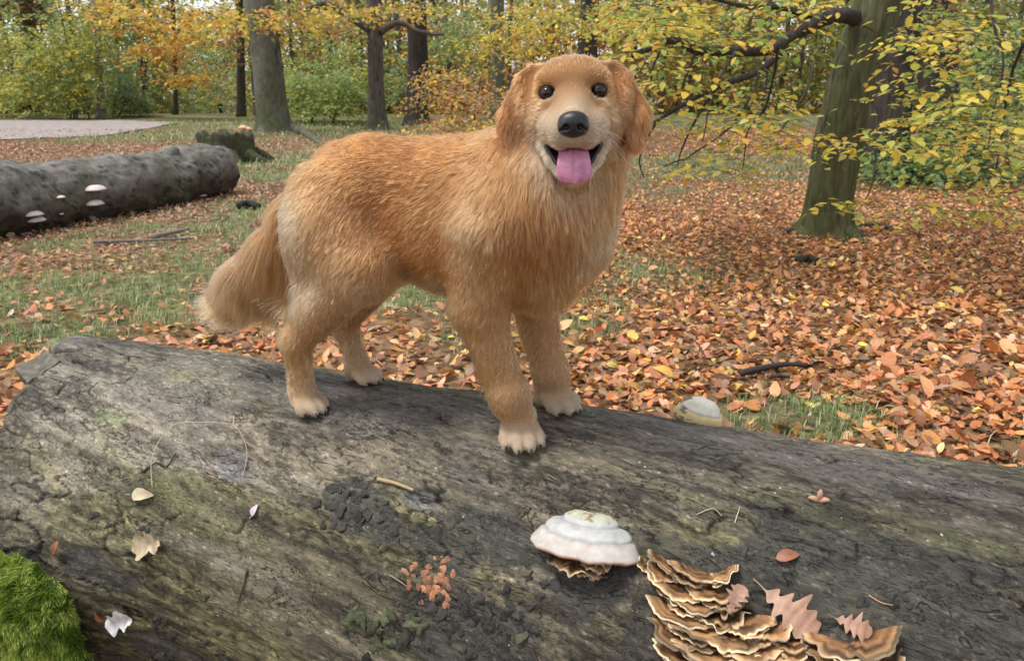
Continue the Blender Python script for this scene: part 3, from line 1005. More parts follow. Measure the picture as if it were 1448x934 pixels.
def make_trunk(tree, C, R, mat, sides=20, n=46, bumps=.06, flare=.9, fl_h=.10, seed=1, roots=5, name='trunk', bscale=4):
    CR = catmull(np.column_stack([C, R]), n)
    ff = None
    if flare:
        def ff(t, th):
            return 1 + flare * np.exp(-t / fl_h) * (.45 + .55 * np.maximum(0, np.cos(roots * th + seed)) ** 1.5)
    V, F, uv = tube(CR[:, :3], CR[:, 3], sides, bumps, bscale, seed, ff)
    return link_w(name, np_mesh(name, V, F), mat, tree)

def make_limb(tree, pts, r0, r1, mat, n=24, sides=8, name='branch', jit=.0, seed=0):
    C = catmull(np.array(pts), n)
    if jit:
        C = C + jit * (np.stack([fbm(C * 2.1 + 7 * k, 3, seed + k) for k in range(3)], 1) - .5) * np.linspace(0, 1, n)[:, None]
    V, F, _ = tube(C, np.linspace(r0, r1, n), sides, .12, 9, seed)
    return link_w(name, np_mesh(name, V, F), mat, tree)

def sprays(bag, S, az, L, m, size, pal, pw, droop=.35, shape=None, tilt=.35, tw=None, bright=(.65, 1.25), spread=.9):
    """leafy twigs: S starts, az headings, L lengths, m leaves on each"""
    n = len(S)
    t = (np.arange(m)[None] + rng.random((n, m)) * .8) / m
    d = np.stack([np.cos(az), np.sin(az), np.zeros(n)], -1)
    p = S[:, None] + d[:, None] * (L[:, None] * t)[..., None] + np.array([0, 0, -1.0]) * (droop * L[:, None] * t ** 2)[..., None]
    side = np.where(np.arange(m)[None] % 2 == 0, 1, -1) * np.ones((n, 1))
    yaw = az[:, None] + side * rng.uniform(.4, 1.2, (n, m))
    p = p + rng.normal(0, .03 * spread, p.shape) * L[:, None, None]
    M = rot_from(yaw.ravel(), rng.normal(.25, tilt, n * m), rng.normal(0, tilt, n * m))
    ci = rng.choice(len(pal), (n, 1), p=pw) * np.ones((1, m), int)
    sw = rng.random((n, m)) < .35
    ci = np.where(sw, rng.choice(len(pal), (n, m), p=pw), ci)
    col = np.array(pal)[ci.ravel()] * rng.uniform(bright[0], bright[1], n * m)[:, None]
    sz = rng.uniform(size * .7, size * 1.25, n * m)
    scatter(bag, shape or RHOMB, p.reshape(-1, 3), M, sz, col)
    return p, M, sz, ci

def foliage(tree, regions, size, pal, pw, name='crown', m=9, shape=None, L=(.5, 1.3), droop=.35, tilt=.4, **kw):
    """regions: (pixel x, pixel y, half width px, half height px, distance, depth spread, twigs)"""
    bag = Bag()
    for x, y, hw, hh, Y, dY, n in regions:
        u = rng.normal(0, .48, (n, 2)).clip(-1.15, 1.15)
        yy = Y + rng.uniform(-dY, dY, n)
        r = np.array([ray_dir(a, b) for a, b in zip(x + u[:, 0] * hw, y + u[:, 1] * hh)])
        S = np.array([0, 0, CAM_H]) + r * (yy / r[:, 1])[:, None]
        cl = fbm(S * (2.2 / max(1, Y / 12)), 3, int(x) % 97)
        S = S[cl > .43]
        k = np.maximum(S[:, 2], ground_h(S[:, 0], S[:, 1]) + .15)
        S[:, 2] = k
        if len(S):
            sprays(bag, S, rng.uniform(0, 2 * np.pi, len(S)), rng.uniform(L[0], L[1], len(S)), m, size, pal, pw, droop, shape, tilt, **kw)
    return link_w(name, bag.mesh(name), LEAVES, tree)

def base_of(C):
    return (float(C[0, 0]), float(C[0, 1]), float(ground_h(C[0, 0], C[0, 1])))

def build_trees():
    # --- grey beech on the left with its mossy foot
    C, R = trunk_path([(388, 187, 48), (384, 150, 44), (379, 100, 42), (373, 50, 41), (367, 0, 40)], 26.5, top=12)
    t = empty('beech_tree', base_of(C), 'thick grey beech trunk with a mossy foot beside the tree stump', 'tree', 'trees beyond the clearing')
    make_trunk(t, C, R, BARK_GREY, 26, 60, .05, .75, .05, 1, 4)
    b = at_depth(398, 176, 26.4)
    make_limb(t, [b, ground_at(420, 188) + [0, 0, .12], ground_at(440, 196) + [0, 0, .05], ground_at(462, 206) + [0, 0, -.05]], .22, .07, BARK_GREY, name='root')
    make_limb(t, [at_depth(392, 60, 26.5), at_depth(396, 82, 26), at_depth(400, 95, 25.6)], .06, .03, BARK_DARK, seed=3)
    foliage(t, [(420, 25, 75, 22, 26, 2, 70), (330, 25, 60, 25, 26, 2, 60)], .17, [YEL, ORA, YGR, BRN], [.3, .3, .25, .15])
    # --- twin limbed tree
    C, R = trunk_path([(534, 183, 30), (533, 150, 24), (531, 100, 22), (530, 50, 22), (529, 0, 21)], 28.5, top=11)
    t = empty('oak_tree', base_of(C), 'brown trunk forking into two thin limbs, standing behind the dog\'s back', 'tree', 'trees beyond the clearing')
    make_trunk(t, C, R, BARK_BROWN, 18, 50, .07, .8, .05, 2, 4)
    D = lambda l, Y: [at_depth(x, y, Y) for x, y in l]
    make_limb(t, D([(523, 42), (510, 34), (495, 24), (483, 14), (470, 8), (455, 8), (430, 18), (408, 30)], 28.4), .16, .06, BARK_BROWN, 30, 8, jit=.5, seed=5)
    make_limb(t, D([(470, 8), (462, 0), (455, -14)], 28.4), .07, .03, BARK_BROWN, 10, 6, seed=6)
    make_limb(t, D([(538, 45), (548, 38), (560, 33), (576, 37), (600, 46), (625, 50)], 28.3), .14, .05, BARK_BROWN, 26, 8, jit=.4, seed=7)
    make_limb(t, D([(556, 34), (560, 20), (556, 5), (560, -10)], 28.3), .07, .03, BARK_BROWN, 12, 6, seed=8)
    foliage(t, [(480, 20, 70, 22, 28.5, 2, 60), (570, 15, 50, 20, 28, 2, 40)], .18, [YEL, ORA, PNK, YGR], [.3, .3, .2, .2])
    # --- dark straight tree
    C, R = trunk_path([(590, 176, 34), (590, 140, 30), (591, 90, 29), (590, 40, 28), (588, 0, 27)], 31.5, top=12)
    t = empty('pine_tree', base_of(C), 'straight blackish trunk with green algae down its edge, above the dog\'s back', 'tree', 'trees beyond the clearing')
    make_trunk(t, C, R, BARK_DARK, 18, 50, .05, .4, .05, 3, 5)
    foliage(t, [(600, 10, 40, 16, 31, 2, 26)], .18, [YGR, OLV, ORA], [.4, .3, .3])
    # --- grey tree just left of the dog's head
    C, R = trunk_path([(703, 178, 24), (703, 140, 21), (704, 90, 20), (702, 40, 20), (703, 0, 20)], 30, top=11)
    t = empty('grey_tree', base_of(C), 'slim grey trunk rising behind the dog\'s right ear', 'tree', 'trees beyond the clearing')
    make_trunk(t, C, R, BARK_GREY, 14, 40, .05, .4, .05, 4, 4)
    foliage(t, [(690, 60, 60, 45, 29, 2, 110), (740, 40, 60, 40, 24, 2, 80)], .15, [YEL, YGR, ORA, OLV], [.4, .3, .15, .15])
    # --- dark tree behind the dog's head
    C, R = trunk_path([(828, 175, 36), (829, 120, 30), (831, 60, 28), (834, 0, 26)], 24, top=10)
    t = empty('dark_tree', base_of(C), 'dark trunk mostly hidden behind the top of the dog\'s head', 'tree', 'trees beyond the clearing')
    make_trunk(t, C, R, BARK_DARK, 14, 40, .06, .4, .05, 5, 4)
    foliage(t, [(800, 30, 90, 30, 22, 3, 130), (900, 35, 70, 30, 20, 3, 90)], .13, [YEL, YGR, ORA, OLV], [.4, .3, .1, .2])
    # --- birch on the far left
    C, R = trunk_path([(143, 163, 13), (141, 120, 10), (139, 80, 9), (136, 40, 9), (134, 0, 9)], 39, top=11)
    t = empty('birch_tree', base_of(C), 'slender pale birch trunk with dark bands at the far end of the path', 'tree', 'trees beyond the clearing')
    make_trunk(t, C, R, BARK_BIRCH, 12, 40, .05, .7, .03, 6, 4)
    make_limb(t, D([(142, 40), (158, 38), (172, 26), (186, 8), (194, -8)], 38.6), .10, .04, BARK_DARK, 18, 6, jit=.3, seed=9)
    foliage(t, [(150, 8, 60, 18, 38, 2, 60), (195, 22, 50, 26, 36, 2, 90)], .2, [ORA, YEL, YGR], [.55, .3, .15])
    # --- golden tree hanging over the clearing
    C, R = trunk_path([(248, 166, 8), (248, 120, 6), (246, 60, 6), (244, 0, 6)], 43, top=11)
    t = empty('golden_tree', base_of(C), 'thin tree hung with golden orange leaves over the far clearing', 'tree', 'trees beyond the clearing')
    make_trunk(t, C, R, BARK_DARK, 10, 30, .05, .3, .05, 7, 4)
    make_limb(t, D([(246, 60), (260, 30), (285, 18), (310, 25)], 42), .08, .03, BARK_DARK, 14, 6, jit=.4, seed=10)
    foliage(t, [(250, 60, 42, 34, 36, 2, 150), (280, 30, 50, 26, 36, 2, 110), (262, 108, 26, 9, 35, 1, 40), (215, 70, 26, 34, 37, 2, 60)], .2, [ORA, YEL, BRN, YGR], [.5, .3, .1, .1])
    C, R = trunk_path([(341, 166, 13), (341, 120, 12), (340, 60, 11), (338, 0, 11)], 40, top=11)
    t = empty('dark_tree', base_of(C), 'dark trunk standing just left of the thick grey beech, beside the walkers', 'tree', 'trees beyond the clearing')
    make_trunk(t, C, R, BARK_DARK, 12, 36, .06, .5, .05, 8, 4)
    foliage(t, [(335, 60, 26, 60, 39, 2, 130)], .2, [BRN, OLV, ORA, YGR], [.4, .25, .2, .15], bright=(.45, 1.0))
    C, R = trunk_path([(38, 165, 20), (38, 100, 17), (37, 40, 16), (36, 0, 15)], 47, top=11)
    t = empty('dark_tree', base_of(C), 'dark brown conifer standing at the far left edge of the wood', 'tree', 'trees beyond the clearing')
    make_trunk(t, C, R, BARK_DARK, 12, 36, .06, .5, .05, 9, 4)
    foliage(t, [(38, 12, 26, 26, 44, 1, 90), (40, 75, 20, 14, 43, 1, 30)], .22, [BRN, np.array([.10, .06, .04])], [.5, .5], bright=(.35, .8))
    # --- bushes
    def bush(name, label, stems, regions, size, pal, pw, Y, mat=BARK_DARK, **kw):
        g = ground_at(stems[0][0][0], 160)
        b0 = at_depth(stems[0][0][0], stems[0][0][1], Y)
        t = empty(name, (b0[0], b0[1], float(ground_h(b0[0], b0[1]))), label, 'bush', 'bushes along the edge of the wood')
        for k, st in enumerate(stems):
            pts = [at_depth(x, y, Y) for x, y in st]
            pts[0][2] = ground_h(pts[0][0], pts[0][1]) - .05
            make_limb(t, pts, .0026 * Y / 2, .0010 * Y / 2, mat, 16, 6, 'stem', .15, 30 + k)
        foliage(t, regions, size, pal, pw, 'foliage', **kw)
        return t
    bush('hazel_bush', 'tall green hazel bush with dark slanting stems left of the birch', [[(100, 164), (92, 130), (78, 100), (60, 76)], [(108, 164), (107, 110), (98, 80), (86, 55)], [(104, 164), (104, 100), (92, 50), (82, 5)], [(126, 164), (118, 140)]],
         [(70, 90, 55, 60, 37, 1.5, 420), (110, 60, 45, 50, 38, 1.5, 260), (90, 125, 60, 30, 37, 1.5, 260), (30, 120, 40, 36, 38, 2, 180)], .17, [YGR, GRN, YEL, OLV], [.42, .33, .13, .12], 38)
    bush('hazel_bush', 'yellow green bush at the left border of the wood above the path', [[(8, 166), (14, 120), (20, 70)], [(-8, 166), (-20, 110), (-15, 50)]],
         [(0, 70, 40, 50, 40, 2, 260), (5, 130, 45, 30, 40, 2, 200)], .18, [YGR, YEL, GRN, OLV], [.45, .15, .25, .15], 40)
    bush('hazel_bush', 'dull green rounded bush just right of the birch foot', [[(158, 164), (164, 140), (170, 110)], [(166, 164), (180, 140), (186, 118)]],
         [(172, 128, 28, 30, 40, 1.5, 240), (160, 90, 24, 24, 41, 1, 80), (190, 145, 24, 16, 41, 1, 80)], .17, [GRN, OLV, np.array([.16, .24, .17]), YGR], [.35, .25, .3, .1], 40.5)
    bush('bramble_bush', 'bright green low bush between the grey beech and the forked tree', [[(440, 170), (446, 140), (452, 110)], [(470, 170), (478, 140), (485, 108)]],
         [(450, 120, 60, 34, 33, 2, 420), (500, 125, 30, 30, 33, 2, 200), (410, 125, 22, 34, 34, 1.5, 140), (455, 150, 60, 12, 32, 1.5, 160), (470, 70, 60, 30, 37, 2, 160)], .16, [YGR, GRN, np.array([.30, .42, .14]), OLV], [.35, .35, .2, .1], 33)
    bush('beech_bush', 'bush of brown and orange beech leaves close behind the dog\'s back', [[(640, 186), (638, 150), (630, 110)], [(668, 186), (672, 150), (680, 108)], [(655, 186), (655, 130), (650, 95)]],
         [(640, 135, 50, 36, 22, 2, 240), (680, 140, 34, 34, 21, 2, 180), (650, 175, 70, 12, 20, 2, 120), (610, 110, 34, 18, 22, 1.5, 60)], .11, [BRN, ORA, PNK, YEL, OLV], [.28, .14, .22, .2, .16], 22)
    bush('hazel_bush', 'pale green bush in shade between the dark straight trunk and the grey trunk', [[(640, 168), (642, 120), (645, 70)]],
         [(645, 60, 34, 50, 36, 2, 190), (560, 100, 24, 50, 38, 2, 120)], .18, [GRN, np.array([.22, .34, .22]), YGR, OLV], [.35, .25, .25, .15], 36)
    # --- leaning beech on the right
    Yr = 7.95
    C, R = trunk_path([(1166, 336, 84), (1170, 300, 68), (1176, 260, 64), (1186, 200, 66), (1202, 120, 62), (1219, 60, 60), (1243, 0, 64)], Yr, top=7)
    t = empty('leaning_beech', base_of(C), 'leaning olive beech trunk on the right with a long low branch and yellow leaves', 'tree', 'trees among the fallen leaves')
    make_trunk(t, C, R, BARK_MOSSY, 40, 110, .05, .75, .035, 1, 5, bscale=5)
    make_limb(t, [at_depth(1185, 318, Yr - .1), ground_at(1200, 336) + [0, 0, .05], ground_at(1222, 343) + [0, 0, -.02]], .12, .03, BARK_MOSSY, 14, 10, 'root')
    make_limb(t, [at_depth(1150, 312, Yr - .1), ground_at(1134, 324) + [0, 0, .05], ground_at(1116, 326) + [0, 0, -.03]], .11, .03, BARK_MOSSY, 14, 10, 'root')
    def limb(l, w0, w1, n=30, Y0=Yr, Y1=None, jit=.06, seed=1, name='branch'):
        Y1 = Y1 or Y0
        pts = [at_depth(x, y, Y0 + (Y1 - Y0) * k / (len(l) - 1)) for k, (x, y) in enumerate(l)]
        s = Yr / 1100 / 2
        make_limb(t, pts, w0 * s, w1 * s, BARK_DARK, n, 8, name, jit, seed)
        return np.array(pts)
    limb([(1208, 26), (1190, 22), (1165, 27), (1130, 46), (1100, 64), (1070, 71), (1030, 73), (985, 71), (955, 58), (925, 66), (895, 80)], 21, 6, 50, Yr - .1, 6.6, .05, 11)
    limb([(1160, 28), (1130, 18), (1090, 10), (1040, 8), (990, -5)], 10, 4, 24, Yr, 7.2, .1, 12)
    limb([(1120, 60), (1078, 98), (1045, 112), (1013, 124), (975, 142), (940, 164), (900, 185)], 10, 3, 36, 7.6, 6.6, .1, 13)
    tw = [[(985, 72), (975, 95), (965, 125), (960, 160)], [(1040, 73), (1020, 110), (1005, 150), (992, 200)], [(940, 60), (925, 90), (915, 130), (905, 170)], [(1100, 62), (1095, 100), (1080, 150), (1060, 190), (1055, 240)],
          [(1075, 98), (1060, 140), (1030, 185), (985, 220), (940, 235)], [(1013, 124), (990, 160), (970, 200), (962, 240)], [(1260, 40), (1290, 60), (1330, 75), (1370, 70)], [(1400, -10), (1405, 40), (1420, 90), (1415, 140), (1395, 200)],
          [(1330, 90), (1345, 140), (1350, 180)], [(1230, 130), (1240, 180), (1238, 240), (1228, 275)], [(1448, 60), (1430, 110), (1420, 180), (1410, 240)], [(930, 170), (915, 195), (905, 225), (912, 250)], [(1150, 90), (1140, 130), (1120, 165), (1090, 195)]]
    for k, l in enumerate(tw):
        limb(l, 3.6, 1.3, 26, rng.uniform(6.0, 7.4), rng.uniform(5.6, 7.0), .12, 40 + k, 'twig')
    bag = Bag(); keepers = []
    palr, pwr = [lin(232, 208, 92), lin(196, 198, 96), lin(146, 172, 92), lin(226, 178, 84), lin(216, 206, 128)], [.33, .29, .19, .06, .13]
    regs = [(1000, 45, 120, 45, 6.8, 1.4, 70), (930, 100, 50, 80, 6.6, 1.2, 34), (1030, 140, 90, 45, 6.6, 1.2, 34), (1085, 170, 60, 22, 6.2, 1.0, 22), (1150, 203, 100, 10, 6.2, .6, 26), (1350, 60, 95, 60, 7.2, 2.0, 85), (1390, 150, 75, 55, 6.6, 1.6, 75),
            (1350, 190, 95, 36, 6.4, 1.4, 48), (1285, 130, 30, 60, 6.6, .8, 16), (1190, 290, 50, 14, 6.6, .5, 6), (1400, 270, 60, 40, 6.0, .8, 26), (1310, 300, 90, 18, 6.4, .8, 14), (1000, 225, 90, 28, 6.6, 1, 16), (940, 15, 70, 22, 7, 1.5, 50), (1110, 5, 60, 14, 7.5, 1.5, 24)]
    for x, y, hw, hh, Y, dY, n in regs:
        u = rng.normal(0, .5, (n, 2)).clip(-1.2, 1.2)
        yy = Y + rng.uniform(-dY, dY, n)
        r = np.array([ray_dir(a, b) for a, b in zip(x + u[:, 0] * hw, y + u[:, 1] * hh)])
        S = np.array([0, 0, CAM_H]) + r * (yy / r[:, 1])[:, None]
        S[:, 2] = np.maximum(S[:, 2], .12)
        az, L = rng.uniform(0, 2 * np.pi, n), rng.uniform(.25, .6, n)
        lb = Bag()
        p, M, sz, ci = sprays(lb, S, az, L, 6, .080, palr, pwr, .3, OVATE, .34, bright=(.7, 1.15))
        keepers.append((p.reshape(-1, 3), M, sz, ci.ravel()))
        # the twig that carries the spray
        d = np.stack([np.cos(az), np.sin(az), az * 0], -1)
        for k in range(n):
            tt = np.linspace(-.25, 1, 5)
            c = S[k] + d[k] * (L[k] * tt)[:, None] + np.array([0, 0, -1]) * (.3 * L[k] * tt ** 2)[:, None]
            V, F, _ = tube(c, np.linspace(.0032, .0012, 5), 3)
            bag.add(V, F, (.05, .04, .03))
    o = link_w('twigs', bag.mesh('twigs'), attr_mat('twig_bark', .8, .2), t); o["kind"] = "stuff"
    p = np.vstack([k[0] for k in keepers]); M = np.vstack([k[1] for k in keepers]); sz = np.concatenate([k[2] for k in keepers]); ci = np.concatenate([k[3] for k in keepers])
    # facing leaves that show largest become parts of their own
    v = nrm(p - np.array([0, 0, CAM_H]))
    face = np.abs((M[:, :, 2] * v).sum(1)) * sz / np.linalg.norm(p, axis=1)
    q = (p - np.array([0, 0, CAM_H]))
    dep = q[:, 1] * math.cos(PITCH) - q[:, 2] * math.sin(PITCH)
    X = 724 + 1100 * q[:, 0] / dep; Yp = 467 - 1100 * (q[:, 1] * math.sin(PITCH) + q[:, 2] * math.cos(PITCH)) / dep
    vis = (X > 4) & (X < 1444) & (Yp > 4) & (Yp < 340) & ~((X < 930) & (Yp > 70))
    order = np.argsort(np.where(vis, -face, 1))[:300]
    own = np.zeros(len(p), bool); own[order] = True
    bag = Bag()
    col = np.array(palr)[ci] * rng.uniform(.7, 1.15, len(p))[:, None]
    scatter(bag, OVATE, p[~own], M[~own], sz[~own], col[~own])
    o = link_w('foliage', bag.mesh('foliage'), LEAVES, t); o["kind"] = "stuff"
    protos = [np_mesh('leaf', OVATE[0], OVATE[1], col=np.repeat(c[None], len(OVATE[0]), 0)) for c in palr]
    for i in order:
        lf = link('leaf', protos[ci[i]], LEAVES, t)
        mw = Matrix((M[i] * sz[i]).tolist()).to_4x4(); mw.translation = Vector(p[i]) - t.location
        lf.matrix_local = mw
    # --- dark old tree behind it
    C, R = trunk_path([(1256, 258, 86), (1254, 220, 66), (1257, 150, 60), (1264, 80, 58), (1276, 0, 58)], 12.8, top=9)
    t = empty('old_tree', base_of(C), 'thick dark furrowed trunk standing close behind the leaning beech', 'tree', 'trees among the fallen leaves')
    make_trunk(t, C, R, BARK_DARK, 30, 70, .10, .7, .04, 2, 5)
    foliage(t, [(1330, 30, 60, 30, 13, 1, 60)], .11, [GRN, YGR, OLV], [.4, .4, .2])
    C, R = trunk_path([(1330, 250, 64), (1328, 160, 54), (1326, 80, 52), (1322, 0, 52)], 17, top=9)
    t = empty('old_tree', base_of(C), 'dark trunk half hidden in leaves right of the furrowed trunk', 'tree', 'trees among the fallen leaves')
    make_trunk(t, C, R, BARK_DARK, 22, 50, .08, .5, .04, 4, 5)
    foliage(t, [(1340, 20, 80, 30, 16, 2, 80)], .13, [BRN, OLV, YGR], [.3, .4, .3], bright=(.4, .9))
    bush('holly_bush', 'dark green leafy bush at the foot of the furrowed trunk', [[(1330, 262), (1335, 225), (1345, 190)], [(1380, 262), (1385, 220), (1390, 180)], [(1290, 262), (1292, 240), (1298, 225)]],
         [(1300, 235, 50, 26, 12.3, .8, 150), (1380, 190, 90, 60, 12.6, 1.2, 420), (1420, 120, 60, 70, 13, 1.2, 240), (1250, 240, 30, 16, 12, .4, 50), (1340, 240, 90, 16, 12, .8, 120)], .10, [GRN, np.array([.16, .26, .14]), YGR, DGR], [.42, .22, .2, .16], 12.5)
    # --- slim trees far back in the wood, four kinds of crown
    crowns = []
    for k, (pal, pw) in enumerate((([YEL, ORA, YGR], [.45, .3, .25]), ([YGR, GRN, OLV], [.4, .35, .25]), ([BRN, ORA, PNK], [.4, .35, .25]), ([OLV, YGR, YEL], [.4, .4, .2]))):
        bag = Bag()
        n = 210
        a = rng.uniform(0, 2 * np.pi, n); rr = 2.1 * np.sqrt(rng.random(n)); h = rng.uniform(1.2, 9.0, n)
        S = np.stack([rr * np.cos(a), rr * np.sin(a), h], -1)
        S = S[fbm(S * .8, 3, 301 + k) > .46]
        sprays(bag, S, rng.uniform(0, 2 * np.pi, len(S)), rng.uniform(.6, 1.4, len(S)), 9, .20, pal, pw, .3, None, .4)
        crowns.append(bag.mesh('crown'))
    trunks = []
    for k in range(3):
        z = np.linspace(-.2, 9.5, 24)
        c = np.stack([.35 * (fbm(np.stack([z * .3, z * 0 + k], -1), 2, 311) - .5), .35 * (fbm(np.stack([z * .3, z * 0 + k], -1), 2, 317) - .5), z], -1)
        V, F, _ = tube(c, np.linspace(.15, .07, 24), 8, .1, 3, k)
        trunks.append(np_mesh('trunk', V, F))
    for me in trunks: me.materials.append(BARK_BROWN)
    for me in crowns: me.materials.append(LEAVES)
    nm = ['yellow', 'green', 'rust brown', 'olive']
    xs = [20, 62, 118, 176, 205, 228, 360, 398, 418, 444, 468, 502, 512, 552, 566, 612, 632, 662, 722, 748, 780, 868, 892, 918, 936, 958, 978, 1004, 1026, 1052, 1078, 1102, 1128, 1152, 1180, 1290, 1310, 1350, 1372, 1398, 1420, 1440]
    for k, x in enumerate(xs):
        Y = [44, 52, 47, 58, 49, 63][k % 6] + rng.uniform(-2, 2)
        p = at_depth(x, 140, Y)
        kind = [1, 3, 0, 2, 1, 0, 3, 2][k % 8] if x > 240 else [1, 3, 1, 0][k % 4]
        z = float(ground_h(p[0], p[1]))
        side = 'behind the left path' if x < 240 else ('between the grey beech and the dog' if x < 760 else 'beyond the pale grass right of the dog')
        o = empty('slim_tree', (p[0], p[1], z), f'slim far tree with {nm[kind]} leaves {side}', 'tree', 'slim trees deep in the wood')
        o.rotation_euler = (0, 0, rng.uniform(0, 6.28)); s = rng.uniform(.85, 1.25); o.scale = (s, s, s)
        link('trunk', trunks[k % 3], None, o); link('crown', crowns[kind], None, o)
    # --- the far wood that closes the view: one mass
    bag = Bag()
    for Y, n, h in ((48, 3600, 9), (54, 4600, 11), (64, 5600, 13), (80, 6000, 17)):
        x = rng.uniform(-.74, .74, n) * Y
        z = rng.uniform(0, 1, n) ** 1.2 * h
        y = Y + rng.uniform(-5, 5, n)
        px = 724 + 1100 * x / (y * math.cos(PITCH))
        gap = (px > 250) & (px < 338)
        if h == 17:
            extra = rng.uniform(248, 340, 1500)
            x = np.concatenate([x, (extra - 724) / 1100 * math.cos(PITCH) * Y]); y = np.concatenate([y, np.full(1500, float(Y)) + rng.uniform(-4, 6, 1500)]); z = np.concatenate([z, rng.uniform(0, 1, 1500) ** 1.1 * 15])
            px = np.concatenate([px, extra]); gap = (px > 250) & (px < 338)
        y = np.where(gap, y * .5 + 76, y); x = np.where(gap, x * y / Y, x)
        S = np.stack([x, y, z + ground_h(x, y)], -1)
        d = fbm(S * np.array([.22, .1, .25]), 3, 331)
        S = S[(d > .30 + .12 * (z / h)) | (gap & (d > .2))]
        zone = fbm(S * np.array([.09, .09, .16]), 3, 341)
        left = sstep(-14, -26, S[:, 0])
        w = zone + .12 * left
        for pal, pw, m in (([ORA, YEL, BRN], [.4, .3, .3], w < .44), ([OLV, YGR, BRN, YEL], [.35, .3, .2, .15], (w >= .44) & (w < .54)), ([GRN, OLV, YGR], [.4, .35, .25], w >= .54)):
            s = S[m]
            if len(s):
                sprays(bag, s, rng.uniform(0, 6.28, len(s)), rng.uniform(1.2, 2.6, len(s)), 10, .36, pal, pw, .3, None, .5, bright=(.6, 1.2))
    for k in range(60):
        Y = rng.uniform(52, 84); x = rng.uniform(-.72, .72) * Y
        if 250 < 724 + 1100 * x / (Y * math.cos(PITCH)) < 338: continue
        z0 = float(ground_h(x, Y)); z = np.linspace(z0 - .2, z0 + 13, 8)
        c = np.stack([x + .5 * np.sin(z * .25 + k), Y + 0 * z, z], -1)
        V, F, _ = tube(c, np.linspace(.2, .08, 8), 6)
        bag.add(V, F, np.array([.06, .05, .042]) * rng.uniform(.7, 1.5))
    o = link('far_wood', bag.mesh('far_wood', smooth=False), LEAVES); tag(o, kind='stuff')

build_trees()

# ------------------------------------------------------------------ fungi and small things
FUNGUS = attr_mat('bracket_fungus', .62, .35, noise_scale=90, noise_amt=.14, bump_scale=160, bump_dist=.0015)

def revolve(prof, cols, rx, ry, rz, wob=.06, m=56, seed=0, edge=0.0, el=0):
    """shelf shape: profile rows (r, z) turned about z, half sunk in what carries it; rx along, ry outwards"""
    prof = np.asarray(prof, float); cols = np.asarray(cols, float)
    k = 4 * len(prof)
    pc = catmull(np.column_stack([prof, cols]), k)
    th = np.linspace(0, 2 * np.pi, m, endpoint=False)
    r, z = np.maximum(pc[:, 0], 0), pc[:, 1]
    lob = 1 + wob * 2 * (fbm(np.stack([np.cos(th) * 1.8 + seed, np.sin(th) * 1.8], -1), 3, seed) - .5)
    wav = edge * (fbm(np.stack([np.cos(th) * 4 + seed, np.sin(th) * 4], -1), 3, seed + 5) - .5)
    R = r[:, None] * (1 + (lob - 1)[None] * np.clip(r, .3, 1)[:, None])
    V = np.stack([R * np.cos(th) * rx, R * np.sin(th) * ry, z[:, None] * rz + wav[None] * r[:, None] ** 2], -1)
    bumpn = .007 * (fbm(V.reshape(-1, 3) * (5 / rx), 3, seed + 9).reshape(V.shape[:2]) - .5) * rx * 3
    V[..., 2] += bumpn * np.clip(r, .2, 1)[:, None] * (1 - np.clip(r - .9, 0, .1) * 10)[:, None]
    i = np.arange(k - 1)[:, None] * m; j = np.arange(m)[None]; j2 = (j + 1) % m
    F = np.stack([i + j, i + m + j, i + m + j2, i + j2], -1).reshape(-1, 4)
    c = np.repeat(np.clip(pc[:, 2:5], .005, .95)[:, None], m, 1).reshape(-1, 3)
    return V.reshape(-1, 3), F, c

def frame_to_matrix(p, X, Y, Z):
    M = Matrix([[X[0], Y[0], Z[0], p[0]], [X[1], Y[1], Z[1], p[1]], [X[2], Y[2], Z[2], p[2]], [0, 0, 0, 1]])
    return M

def out_dir(n):
    """horizontal outward direction from a surface normal, and its left-right partner"""
    o = np.array([n[0], n[1], 0.0]); o = o / np.linalg.norm(o)
    return np.array([-o[1], o[0], 0.0]) , o

